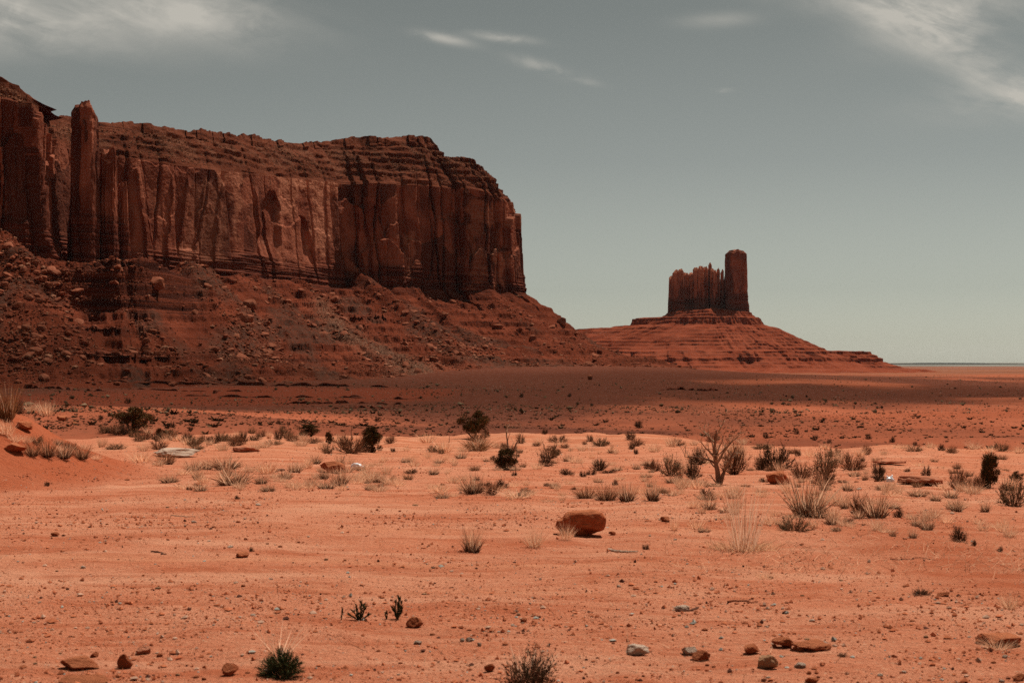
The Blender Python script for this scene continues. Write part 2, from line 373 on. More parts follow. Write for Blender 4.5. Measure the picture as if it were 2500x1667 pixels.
# ------------------------------------------------------------------ ground height
ST = [  # along the mesa: cliff foot XY, cliff foot z, cliff top z, rim XY, rim z, bench1 XY z, bench2 XY z, slope foot XY z
    ((-470, 740), 70, 140, (-480, 790), 165, (-460, 710, 48), (-450, 670, 25), (-430, 600, -8)),
    ((-330, 790), 68, 154, (-345, 830), 173, (-318, 762, 48), (-300, 720, 27), (-270, 640, -9)),
    ((-285, 806), 66, 155, (-299, 838), 172, (-268, 778, 50), (-259, 764, 30), (-215, 648, -9)),
    ((-268, 815), 62, 153, (-284, 850), 160, (-243, 783, 55), (-238, 773, 29), (-195, 655, -9)),
    ((-272, 850), 62, 142, (-302, 885), 156, (-224, 790, 60), (-219, 781, 30), (-180, 660, -9)),
    ((-272, 922), 64, 138, (-300, 965), 169, (-213, 802, 61), (-207, 793, 31), (-165, 672, -9)),
    ((-253, 940), 64, 138, (-275, 990), 171, (-207, 826, 58), (-199, 819, 31), (-148, 695, -8)),
    ((-225, 985), 64, 139, (-246, 1035), 174, (-190, 925, 50), (-162, 868, 26), (-115, 758, -7)),
    ((-195, 1050), 65, 142, (-216, 1105), 180, (-165, 1010, 48), (-130, 940, 23), (-75, 810, -6)),
    ((-165, 1140), 66, 150, (-190, 1195), 190, (-135, 1100, 48), (-95, 1020, 20), (-40, 890, -2)),
    ((-135, 1195), 67, 154, (-160, 1250), 198, (-105, 1155, 48), (-65, 1080, 18), (-5, 960, 0)),
    ((-70, 1235), 67, 158, (-87, 1300), 210, (-45, 1195, 46), (-8, 1130, 17), (48, 1020, 1)),
    ((-25, 1258), 67, 157, (-80, 1320), 210, (0, 1222, 45), (40, 1165, 16), (112, 1075, 0)),
    ((4, 1276), 67, 149, (-83, 1338), 210, (35, 1250, 45), (76, 1215, 16), (158, 1150, -3)),
    ((9, 1310), 67, 148, (-84, 1358), 210, (48, 1308, 45), (92, 1306, 16), (178, 1295, -6)),
    ((0, 1400), 67, 148, (-80, 1400), 210, (40, 1408, 45), (85, 1420, 16), (165, 1440, -7)),
    ((-70, 1600), 67, 150, (-140, 1580), 205, (-25, 1620, 45), (20, 1640, 16), (70, 1680, -8)),
]
foot = np.array([s[7] for s in ST], float)
_q = np.arange(0, 12, 0.01)
_t = np.interp(_q, [0, .13, .27, .43, .75, 1.0, 1.25, 1.8, 2.8, 4.3, 8, 12], [0, -.03, -.17, -.42, -.95, -1.5, -3.0, -7.0, -10.5, -12.8, -13.5, -13.5])
_t = gsm(_t, 7); _t -= _t[0]
def foot_dist(x, y):
    """distance to the foot line of the mesa's slope, its height there, and whether the point lies under the mesa"""
    best = np.full(x.shape, 1e12); zf = np.zeros(x.shape); ins = np.zeros(x.shape, bool)
    for a, b in zip(foot[:-1], foot[1:]):
        dx, dy = b[0] - a[0], b[1] - a[1]; L2 = dx * dx + dy * dy
        t = np.clip(((x - a[0]) * dx + (y - a[1]) * dy) / L2, 0, 1)
        d2 = (x - a[0] - t * dx) ** 2 + (y - a[1] - t * dy) ** 2
        k = d2 < best
        best = np.where(k, d2, best); zf = np.where(k, a[2] + t * (b[2] - a[2]), zf)
        ins = np.where(k, (dx * (y - a[1]) - dy * (x - a[0])) > 0, ins)
    return np.sqrt(best), zf, ins
def ground_h(x, y):
    x = np.asarray(x, float); y = np.asarray(y, float)
    r = np.hypot(x, y)
    px = np.where(y > 0.05, 1250 + F * x / np.maximum(y, 0.05), 1250)
    px = np.clip(px, -3000, 5000)
    E = (68 + (60 - 68) * sst(520, 1250, px)) * (1 + 0.04 * fbm2(px / 200, px * 0, 3, 41))
    z = np.interp(r / E, _q, _t)
    near = 1 - sst(70, 130, r)
    # low swells, washed furrows and clods of the near flat
    z = z + near * (0.03 * fbm2(x / 3.5, y / 5.0, 3, 3) * sst(4, 14, r) + 0.012 * fbm2(x / 0.5, y / 0.5, 3, 11) + 0.004 * fbm2(x / 0.09, y / 0.09, 2, 21))
    # sand mound at the left edge
    md = np.hypot((x + 11.4) / 4.6, (y - 27.0) / 7.0)
    z = z + 1.75 * (1 - sst(0.0, 1.0, md)) * (1 + 0.06 * fbm2(x / 0.8, y / 0.8, 3, 5))
    # low slickrock swell near the edge
    s1 = np.exp(-((x - 2.6) / 4.2) ** 2 - ((y - 53) / 7) ** 2); s2 = np.exp(-((x + 4.5) / 5) ** 2 - ((y - 50) / 7) ** 2)
    z = z + 0.45 * s1 + 0.18 * s2 + near * np.clip(s1 + s2, 0, 1) * 0.08 * fbm2(x / 1.6, y / 0.9, 4, 9)
    # hills and swells of the plain
    mid = sst(95, 220, r) * (1 - 0.75 * sst(1200, 3500, r))
    z = z + mid * (1.1 * fbm2(x / 95, y / 120, 4, 31) + 0.3 * fbm2(x / 18, y / 22, 3, 37))
    z = z + 5.2 * np.exp(-((x + 72) / 46) ** 2 - ((y - 250) / 48) ** 2) + 4.5 * np.exp(-((x + 118) / 60) ** 2 - ((y - 345) / 55) ** 2)
    d, zf, ins = foot_dist(x, y)
    k = np.exp(-d / 190.0); k = np.where(ins, 1.0, k)
    zf2 = np.where(ins, zf - 2.5, zf)
    w = k * sst(120, 420, r)
    z = z * (1 - w) + zf2 * w
    z = z + 14 * sst(2500, 3200, r) * np.exp(-((x - 250) / 500) ** 2) * 0 
    # far country sinks gently to the right
    z = z - sst(3000, 9000, r) * 18
    return z

def build_ground():
    v = np.linspace(1, 0, 390)
    near = 4.2 / (0.038 + (1 - 0.038) * v ** 1.0)            # even steps in the picture: 4.2 .. 110 m
    rows = np.concatenate([np.linspace(0.4, 4.0, 8), near, np.geomspace(111, 1300, 170)[0:], np.geomspace(1320, 90000, 55)])
    xs = (np.linspace(-350, 2850, 450) - 1250) / F
    a_in = np.arctan(xs)
    a_l = np.linspace(-math.pi, a_in[0], 40)[:-1]; a_r = np.linspace(a_in[-1], math.pi, 40)[1:]
    ang = np.concatenate([a_l, a_in, a_r])[:-1]
    R, A = np.meshgrid(rows, ang, indexing='ij')
    x = R * np.sin(A); y = R * np.cos(A)
    # inside the picture use straight rows so that distances along Y stay even
    z = ground_h(x, y)
    px = np.clip(np.where(y > 0.05, 1250 + F * x / np.maximum(y, 0.05), 1250), -3000, 5000)
    r = R
    edge = r * (60 / (68 + (60 - 68) * sst(520, 1250, px)))
    plain = sst(44, 140, edge); rim = sst(75, 125, edge)
    n = fbm2(x / 6, y / 9, 4, 51)
    slick = np.exp(-((x - 2.6) / 5.0) ** 2 - ((y - 53) / 8) ** 2) + np.exp(-((x + 4.5) / 6) ** 2 - ((y - 48) / 8.5) ** 2) + 0.9 * np.exp(-((x - 17) / 4) ** 2 - ((y - 47) / 6) ** 2) + 0.8 * np.exp(-((x + 14) / 5) ** 2 - ((y - 44) / 5) ** 2)
    rock = sst(0.25, 0.6, slick + 0.35 * n) * (1 - rim)
    md = np.hypot((x + 11.4) / 5.0, (y - 27.0) / 7.4)
    red = np.clip((1 - sst(0.72, 1.0, md + 0.12 * n)) * 0.85 + 0.55 * sst(0.55, 1.1, fbm2(x / 5, y / 14, 4, 61)) * (1 - sst(40, 70, r)), 0, 1)
    d, zf, ins = foot_dist(x, y)
    nb = fbm2(x / 70, y / 120, 4, 71)
    scrub = sst(0.0, 0.75, 1.15 - d / 560 + 0.55 * nb) * sst(200, 420, r) * (1 - 0.9 * sst(1700, 2300, r + 400 * nb))
    scrub = np.clip(scrub + 0.5 * sst(0.35, 0.8, nb) * sst(140, 260, r) * (1 - sst(1500, 2200, r)), 0, 1)
    far = sst(1500, 2600, r + 300 * nb)
    tw = 0.25 * fbm2(x / 4, y / 9, 3, 811)
    track = (np.exp(-((y - 11.5 + 0.03 * x + tw) / 0.16) ** 2) + np.exp(-((y - 13.3 + 0.03 * x + tw) / 0.18) ** 2) + 0.7 * np.exp(-((y - 16.6 - 0.05 * x + tw) / 0.22) ** 2)) * np.clip(0.7 + 0.8 * fbm2(x / 2.5, y / 2, 3, 815), 0, 1)
    clay = sst(1.1, 0.6, np.hypot((x + 100) / 105, (y - 585 - 0.35 * (x + 100)) / 120) + 0.35 * nb)
    me = new_mesh('ground', np.stack([x, y, z], -1), quads=grid_faces(len(rows), len(ang), True)[:, ::-1], smooth=True,
                  attrs={'rock': rock, 'red': red, 'plain': plain, 'scrub': scrub, 'far': far, 'clay': clay, 'track': track})
    o = link('ground', me, M['ground']); tag(o, kind='structure')
    return o
build_ground()

# ------------------------------------------------------------------ mesa
def build_mesa():
    segs = []
    for i in range(len(ST) - 1):
        L = math.dist(ST[i][0], ST[i + 1][0])
        n = int(L / (0.68 if 1 <= i <= 13 else 4.0)) + 2
        segs.append(np.linspace(i, i + 1, n, endpoint=False))
    u = np.concatenate(segs + [[len(ST) - 1]]); idx = np.arange(len(ST))
    def g(f, sm):
        a = np.array([f(s) for s in ST], float)
        if a.ndim == 1: a = a[:, None]
        o = np.stack([np.interp(u, idx, a[:, k]) for k in range(a.shape[1])], 1)
        return gsm(o, sm)
    C = g(lambda s: s[0], 9); Zb = g(lambda s: s[1], 14)[:, 0]; Zc = g(lambda s: s[2], 14)[:, 0]
    Rm = g(lambda s: s[3], 12); Zr = g(lambda s: s[4], 14)[:, 0]
    G1 = g(lambda s: s[5], 14); G2 = g(lambda s: s[6], 20); Ft = g(lambda s: s[7], 26)
    tg = np.gradient(gsm(C, 10), axis=0); tg /= np.linalg.norm(tg, axis=1)[:, None]
    N = np.stack([tg[:, 1], -tg[:, 0]], 1)                    # outward
    S = np.concatenate([[0], np.cumsum(np.linalg.norm(np.diff(C, axis=0), axis=1))])
    nc = len(u)
    r_ = np.random.default_rng(11)
    # ---- cliff
    nz = 165
    tz = np.linspace(0, 1, nz)
    s2 = np.broadcast_to(S, (nz, nc)); Z = Zb[None] - 3 + (Zc - Zb + 3)[None] * tz[:, None]
    hh = Z - 66
    def columns(width, seed, amp, brk, warp, rnd):
        q = np.random.default_rng(seed)
        bounds = np.cumsum(width * (0.35 + 1.3 * q.random(int(S[-1] / width * 1.6) + 20)))
        sw = s2 + warp * fbm2(s2 / (width * 2.5), hh / (width * 2.2), 2, seed) + 0.3 * fbm2(s2 / 5, hh / 4, 2, seed + 4)
        k = np.searchsorted(bounds, sw); k = np.clip(k, 1, len(bounds) - 1)
        lo = bounds[k - 1]; hi = bounds[k]; f = (sw - lo) / (hi - lo)
        off = q.normal(0, 1, len(bounds) + 1)
        b1 = q.random(len(bounds) + 1) * 95 - 5; b2 = q.random(len(bounds) + 1) * 95 - 5
        o1 = q.random(len(bounds) + 1); o2 = q.random(len(bounds) + 1)
        wob = 2.0 * fbm2(s2 / 7, hh / 7, 3, seed + 5) + 9 * ((f - 0.5) * 2) ** 2
        o = amp * off[k] - brk * o1[k] * sst(-0.6, 0.6, hh + 1.4 * wob - b1[k]) - brk * 0.6 * o2[k] * sst(-0.8, 0.8, hh - wob - b2[k])
        edge = np.abs(f - 0.5) * 2
        o = o - rnd * edge ** 5 - rnd * 1.1 * np.exp(-((edge - 1) * width / 1.6) ** 2) * (q.random(len(bounds) + 1) > 0.35)[k]
        tn = q.random((len(bounds) + 1, 4))
        tone = tn[k, (hh + 1.4 * wob > b1[k]).astype(int) + 2 * (hh - wob > b2[k]).astype(int)]
        return o, tone
    D = 6.0 * fbm2(s2 / 75, hh / 240, 3, 81)
    zone = (0.10 + 0.90 * np.clip(sst(9.4, 10.2, u) + sst(5.6, 4.6, u), 0, 1))[None]
    c1, t1 = columns(36, 5, 4.2, 6.0, 4.0, 1.6); c2, t2 = columns(17, 6, 2.3, 5.0, 2.5, 0.9); c3, t3 = columns(8, 8, 0.5, 1.8, 1.2, 0.2)
    D = D + c1 * (0.25 + 0.75 * zone) + c2 * zone + 0.5 * c3 * zone ** 2
    varn_shade = np.clip(0.5 + 0.75 * (t1 - 0.5) + 0.75 * (t2 - 0.5) * (0.25 + 0.6 * zone) + 0.2 * (t3 - 0.5) * zone + 0.12 * fbm2(s2 / 14, hh / 30, 3, 461), 0, 1)
    D = D + 0.35 * fbm3(s2 / 7, hh / 6, 0, 4, 91) + 0.10 * fbm2(s2 / 1.7, hh / 1.2, 3, 95)
    # smooth plain wall between the buttress and the middle
    smooth = np.exp(-((s2 - np.interp(7.6, u, S)) / 60) ** 2)
    D = D * (1 - 0.3 * smooth)
    # leaning: the foot stands a little further out
    D = D + 4.0 * (1 - tz[:, None]) ** 1.5
    # dark thin-bedded foot of the wall
    strata = sst(0.30, 0.16, tz[:, None] + 0.07 * fbm2(s2 / 28, hh / 12, 3, 97))
    lg = vn2(s2 / 60, hh / 1.1, 99) + 0.7 * vn2(s2 / 25, hh / 0.55, 103)
    D = D + strata * (0.9 * lg + 0.8)
    # arched alcoves
    sun_paint = np.zeros_like(D)
    def at_px(px):
        return S[np.argmin(np.abs((1250 + F * C[:, 0] / C[:, 1]) - px) + 1e3 * (u < 6))]
    pxs = (1250 + F * C[:, 0] / C[:, 1])[None]
    for px, ztop, hw, dep, sk_ in ((655, 134, 15, 4.5, 0.25), (745, 122, 11, 5.0, -0.1), (905, 138, 9, 4, 0.1), (1110, 136, 9, 3.0, 0.0)):
        ds = (s2 - at_px(px) - sk_ * (Z - 100) + 2.5 * fbm2(s2 / 14, hh / 14, 3, int(px))) / hw
        roof = ztop - 12 * np.abs(ds) ** 2.2 - Z + 3.0 * fbm2(s2 / 9, hh / 11, 3, int(px) + 3)
        ins = sst(0, 2.0, roof) * sst(1.1, 0.75, np.abs(ds)) * sst(72, 100, Z)
        D = D - dep * ins
    wob = 14 * fbm2(s2 / 8, hh / 8, 3, 433)
    def patch(x0, x1, z0, z1, amt):
        p = pxs + wob; zq = Z + 0.45 * wob
        return amt * sst(x0 - 6, x0 + 6, p) * sst(x1 + 6, x1 - 6, p) * sst(z0 - 2, z0 + 2, zq) * sst(z1 + 2, z1 - 2, zq)
    for a_ in ((695, 850, 139, 158, 1.0), (765, 812, 92, 142, 0.7), (690, 730, 118, 140, 0.5), (540, 590, 131, 146, 0.8), (566, 580, 92, 134, 0.6), (1150, 1275, 126, 146, 0.45), (1150, 1180, 70, 130, 0.35),
               (1215, 1250, 72, 104, 0.6), (250, 300, 70, 120, 0.25), (990, 1010, 78, 112, 0.35), (440, 545, 70, 128, 0.28)):
        sun_paint = np.maximum(sun_paint, patch(*a_))  # sunlit spots of the wall painted in as pale patches
    # thin slabs peeled off along slanting joints in the smooth wall
    for px, sl, wd, dp in ((430, -16, 7, 1.6), (470, -20, 6, 1.8), (510, -24, 9, 1.5), (545, -18, 6, 1.2), (330, 6, 9, 2.0), (620, 10, 8, 1.5)):
        ds = s2 - at_px(px) - sl * (1 - tz[:, None]) + 1.5 * fbm2(s2 / 20, hh / 10, 3, int(px) + 9)
        D = D + dp * sst(0, 0.8, ds) * sst(wd, wd - 3, ds) * sst(60, 72, Z) * sst(140, 118, Z + 8 * fbm2(s2 / 12, hh / 9, 2, int(px) + 11))
    for px, lean, dep in ((612, 9, 4.5), (840, 3, 5), (925, -2, 5), (1070, 2, 5), (1150, 0, 5), (1195, 1, 4), (1235, -1, 4), (760, 4, 3), (400, -8, 3), (520, -14, 2.6), (350, 3, 3)):
        ds = s2 - at_px(px) - lean * (1 - tz[:, None]) * 2 - 1.2 * fbm2(s2 / 40, hh / 12, 3, int(px))
        D = D - dep * np.exp(-(ds / 0.9) ** 2) * sst(0.0, 0.15, tz[:, None]) 
    cx = C[:, 0][None] + N[:, 0][None] * D; cy = C[:, 1][None] + N[:, 1][None] * D
    Z = Z + 0.0 * D
    Z[-1] += 0
    sun_paint = sun_paint * sst(5.5, 6, u)[None]
    mesa = empty('sandstone_mesa', (0, 0, 0))
    tag(mesa, 'long dark red sandstone mesa with sheer cliffs above a rubble slope', 'mesa')
    me = new_mesh('cliff_wall', np.stack([cx, cy, Z], -1), quads=grid_faces(nz, nc), attrs={'strata': strata, 'sun_paint': sun_paint, 'varn_shade': varn_shade}, smooth=False)
    link('cliff_wall', me, M['cliff'], mesa)
    # ---- ledgy cap above the wall
    top = np.stack([cx[-1], cy[-1]], 1)
    nk = 120; t = np.linspace(0, 1, nk)[:, None]
    right = sst(11.6, 12.8, u) * 1.0
    f1 = 0.45 - 0.05 * right; f2 = 0.86 + 0.02 * right
    z1 = Zc + (Zr - Zc) * (0.52 + 0.13 * right); z2 = Zr - 8.5 - 11 * right
    lat = np.where(t < 0.45, t / 0.45 * f1, np.where(t < 0.85, f1 + (t - 0.45) / 0.40 * (f2 - f1), f2 + (t - 0.85) / 0.06 * (1 - f2)))
    lat = np.where(t > 0.91, 1.0 + (t - 0.91) / 0.09 * 1.8, lat)
    zz = np.where(t < 0.45, Zc + (z1 - Zc) * (t / 0.45), np.where(t < 0.85, z1 + (z2 - z1) * ((t - 0.45) / 0.40), z2 + (Zr - z2) * np.clip((t - 0.85) / 0.06, 0, 1)))
    sk = np.broadcast_to(S, zz.shape)
    # stepped ledges: heights pulled to bedding levels
    def ledges(zv, step, sharp, seed):
        w = zv / step + 0.35 * fbm2(sk / 70, zv / 30, 2, seed)
        fr = w - np.floor(w)
        return (np.floor(w) + sst(0.5 - sharp, 0.5 + sharp, fr) - (w - zv / step)) * step
    amt = 0.75 + 0.35 * np.clip(fbm2(sk / 30, zz / 20, 3, 203), -1, 1)
    inner = (t > 0.02) & (t < 0.90)
    zl = ledges(zz, 6.5, 0.10, 211) * 0.65 + ledges(zz, 2.6, 0.18, 217) * 0.35
    zz = np.where(inner, zz + (zl - zz) * amt * sst(0.02, 0.08, t) * sst(0.90, 0.86, t), zz)
    lat = lat + 0.045 * fbm2(sk / 16, zz / 9, 4, 221) * sst(0.01, 0.07, t) + 0.05 * fbm2(sk / 45, zz / 60, 2, 225) * sst(0.01, 0.2, t)
    crown = sst(0.84, 0.86, t)
    lat = lat - crown * 0.05 * np.abs(columns_1d(sk[0], 9.0, 231))[None] * 0.8
    P = top[None] + (Rm - top)[None] * lat[..., None]
    zz = zz + sst(0.03, 0.08, t) * (0.5 * fbm2(sk / 4, t * 40 + sk * 0, 3, 241)) + sst(0.87, 0.92, t) * (1.3 * fbm2(sk / 14, t * 3 + sk * 0, 3, 243) + 1.2 * np.floor(2.0 * (1 + fbm2(sk / 33, sk * 0, 2, 247))) - 2.0)
    zz[0] = Z[-1]
    pale = sst(0.35, 0.8, fbm2(sk / 14 + zz / 12, zz / 26, 3, 251) + 0.2 + 0.35 * sst(9.5, 7, u)[None]) * sst(0.93, 0.80, t) * sst(0.08, 0.3, t)
    me = new_mesh('cap_ledges', np.concatenate([P, zz[..., None]], -1), quads=grid_faces(nk, nc), attrs={'pale': pale * 0.55}, smooth=False)
    link('cap_ledges', me, M['cap'], mesa)
    # ---- talus slope below the wall
    nt_ = 168; t = np.linspace(0, 1, nt_)[:, None]
    base = np.stack([cx[0], cy[0]], 1) - N * 1.5
    stops = [0, 0.22, 0.45, 0.94, 1.0]
    ext = Ft[:, :2] + (Ft[:, :2] - G2[:, :2]) * 0.16
    pts = [np.concatenate([base, (Zb + 1.0)[:, None]], 1), G1, G2, Ft, np.concatenate([ext, (Ft[:, 2] - 7)[:, None]], 1)]
    Q = np.zeros((nt_, nc, 3))
    for a in range(4):
        k = (t[:, 0] >= stops[a]) & (t[:, 0] <= stops[a + 1])
        f = ((t[k, 0] - stops[a]) / (stops[a + 1] - stops[a]))[:, None, None]
        Q[k] = pts[a][None] * (1 - f) + pts[a + 1][None] * f
    # concave profile of loose slopes below the second bench
    x, y, z = Q[..., 0], Q[..., 1], Q[..., 2]
    st_ = np.broadcast_to(S, z.shape)
    def cone(px, half, up, tmax):
        c = at_px(px) if px > 330 else S[np.argmin(np.abs((1250 + F * C[:, 0] / C[:, 1]) - px) + 1e3 * (u > 4))]
        w = half * (0.35 + 1.5 * t)
        return up * np.exp(-((st_ - c) / w) ** 2) * sst(tmax + 0.25, tmax - 0.35, t) * sst(-0.02, 0.05, t)
    cones = cone(0, 26, 16, 0.85) + cone(430, 20, 11, 0.65) + cone(868, 19, 15, 0.75) + cone(700, 11, 6, 0.5) + cone(1000, 10, 5, 0.5) + cone(1190, 14, 4, 0.7) + cone(600, 14, 4, 0.5)
    z = z + cones + 6 * sst(0.45, 0.7, t) * sst(1.0, 0.75, t) * -0.55
    lo = sst(0.0, 0.06, t) * sst(0.97, 0.85, t)
    z = z + lo * (4.2 * fbm2(st_ / 36, t * 3.2, 4, 301) - 2.2 * np.abs(fbm2(st_ / 17, t * 1.6, 3, 303)) + 1.3 * fbm3(x / 9, y / 9, 0, 4, 307))
    # benches of harder beds show where loose rock is thin
    bare = np.clip(0.75 - cones / 8 + 0.8 * fbm2(st_ / 55, t * 3.5, 3, 311), 0, 1) * lo
    bare = np.maximum(bare, np.clip(sst(2.6, 3.4, u) * sst(7.4, 6.2, u), 0, 1)[None] * sst(0.16, 0.24, t) * sst(0.60, 0.44, t))
    sk = st_
    def ledges2(zv, step, sharp, seed):
        w = zv / step + 0.3 * fbm2(sk / 120, zv / 60, 2, seed)
        fr = w - np.floor(w)
        return (np.floor(w) + sst(0.5 - sharp, 0.5 + sharp, fr) - (w - zv / step)) * step
    zl = ledges2(z, 8.0, 0.13, 331) * 0.55 + ledges2(z, 3.3, 0.18, 337) * 0.45
    z = z + (zl - z) * bare * 0.85
    z = z + lo * 0.35 * fbm3(x / 2.2, y / 2.2, 0, 3, 341)
    Q[..., 2] = z
    ppx = 1250 + F * x / np.maximum(y, 1); ppy = HOR - F * (z - EYE) / np.maximum(y, 1)
    gl = np.interp(ppy, [700, 760, 820, 860, 890], [772, 795, 850, 930, 1010])
    gully = np.exp(-((ppx - gl) / (24 + 0.16 * np.maximum(ppy - 720, 0))) ** 2) * sst(705, 745, ppy) * (u > 6)[None]
    pale = np.clip(gully * 1.0 + 0.15 * sst(0.62, 0.85, t) * (u > 7)[None], 0, 1)
    debris = sst(0.05, 0.5, fbm2(st_ / 38, t * 4.5, 3, 351) + 0.35 * np.exp(-((ppx - 430) / 150) ** 2)) * sst(0.05, 0.15, t)
    ped = np.clip(sst(2.7, 3.6, u) * sst(7.1, 6.4, u), 0, 1)[None] * sst(0.14, 0.20, t) * sst(0.52, 0.43, t)
    ped = np.maximum(ped, 0.75 * sst(0.10, 0.02, t) * np.ones((1, nc))) * sst(6.5, 2.5, cones)
    me = new_mesh('talus', Q, quads=grid_faces(nt_, nc)[:, ::-1], attrs={'pale': pale, 'strata': ped, 'debris': debris}, smooth=False)
    link('talus_slope', me, M['talus'], mesa)
    # ---- closing sheet of the flat top, behind the rim
    inner = P[-1]; zt = zz[-1]
    back = np.stack([inner[:, 0] - 160, inner[:, 1] + 120], 1)
    V = np.concatenate([np.concatenate([inner, zt[:, None]], 1), np.concatenate([back, (zt - 3)[:, None]], 1)])
    k = np.arange(nc - 1)
    me = new_mesh('mesa_top', V, quads=np.stack([k, k + 1, k + 1 + nc, k + nc], 1), attrs={'pale': np.zeros(len(V))})
    link('flat_top', me, M['cap'], mesa)
    return mesa, Q, u, bare, cones, gully, P, zz, S, C
def columns_1d(s, width, seed):
    q = np.random.default_rng(seed)
    b = np.cumsum(width * (0.35 + 1.3 * q.random(int(s[-1] / width * 1.6) + 20)))
    return q.normal(0, 1, len(b) + 1)[np.searchsorted(b, s)]
mesa, TQ, Tu, Tbare, Tcones, Tgully, CapP, CapZ, MS, MC = build_mesa()

def tower(name, cx, cy, z0, z1, rx, ry, seed, mat, parent, taper=0.8, flute=0.14, strata_z=None, n=72, nz=90, topdome=0.06, rot=0.0, lean=(0, 0), pinch=None, ptop=0.0):
    th = np.linspace(0, 2 * math.pi, n, endpoint=False); t = np.linspace(0, 1, nz)[:, None]
    r_ = np.random.default_rng(seed)
    H = z1 - z0
    cs, sn = np.cos(th)[None], np.sin(th)[None]
    sq = (np.abs(cs) ** 3 + np.abs(sn) ** 3) ** (-1 / 3)
    k = (1 - (1 - taper) * t ** 0.8)
    R = np.ones((nz, n)) * sq * k
    zc = z0 + H * t
    m = min(rx, ry)
    R = R + flute * fbm3(cs * 2.2 + 0 * t, sn * 2.2 + 0 * t, zc / (m * 7) + seed, 3, seed)
    cell = np.floor((th / (2 * math.pi) * 9)[None] + 0.5 * fbm2(cs * 2 + 0 * t, zc / (m * 2.5) + 0 * cs, 2, seed + 2)).astype(int) % 9
    offs = r_.normal(0, 0.055, 9); br = r_.random(9); bo = r_.random(9) * 0.10
    R = R + offs[cell] - bo[cell] * sst(-0.02, 0.02, t - br[cell])
    R = R + 0.03 * fbm3(cs * 6 + 0 * t, sn * 6 + 0 * t, zc / (m * 0.7), 3, seed + 7)
    if strata_z is not None:
        sd = sst(strata_z + 6, strata_z - 4, zc + 0 * cs)
        R = R + sd * (0.05 * vn2(zc / 1.6 + 0 * cs, cs * 0.7 + 0 * t, seed + 9) + 0.05) + 0.10 * sst(0.10, 0.0, t)
    else:
        sd = np.zeros_like(R)
    if pinch is not None:
        for (pt, pw, pa) in pinch: R = R * (1 - pa * np.exp(-((t - pt) / pw) ** 2))
    R = R * (1 - sst(0.955, 1.0, t) * (0.12 + topdome))
    x = R * rx * cs; y = R * ry * sn
    c, s = math.cos(rot), math.sin(rot)
    X = cx + x * c - y * s + lean[0] * t; Y = cy + x * s + y * c + lean[1] * t
    Zt = zc + 0 * cs + (t > 0.93) * H * 0.03 * fbm2(cs * 2 + 0 * t, sn * 2 + 0 * t, 2, seed + 3)
    V = np.concatenate([np.stack([X, Y, Zt], -1).reshape(-1, 3), [[cx + lean[0], cy + lean[1], z1 + topdome * m * 1.2]]])
    a = np.arange(n)
    tr = np.stack([(nz - 1) * n + a, (nz - 1) * n + (a + 1) % n, np.full(n, n * nz)], 1)
    sd = np.concatenate([sd.reshape(-1), [0]])
    pt = np.concatenate([(ptop * sst(0.62, 0.9, t + 0.12 * fbm2(cs * 3 + 0 * t, zc / m, 3, seed + 11))).reshape(-1), [ptop]])  # sunlit column tops painted pale
    vr = np.concatenate([r_.random(9)[cell].reshape(-1), [0.4]])
    me = new_mesh(name, V, quads=grid_faces(nz, n, True), tris=tr, attrs={'strata': sd, 'sun_paint': pt, 'varn_shade': vr})
    return link(name, me, mat, parent)
# free-standing pillars beside the mesa's left buttress
tower('rock_pillar', -258.5, 860, 48, 157.5, 7.9, 8.5, 3, M['cliff'], mesa, 0.97, 0.07, 92, topdome=0.16, pinch=((0.93, 0.010, 0.10), (0.86, 0.01, 0.06)))
tower('rock_pillar', -247, 872, 46, 132, 6.0, 7, 5, M['cliff'], mesa, 0.72, 0.16, 90)
tower('rock_pillar', -241.5, 882, 46, 114, 5.5, 6, 8, M['cliff'], mesa, 0.6, 0.2, 88)
tower('rock_pillar', -264, 868, 48, 104, 7.0, 7, 9, M['cliff'], mesa, 0.7, 0.15, 88)

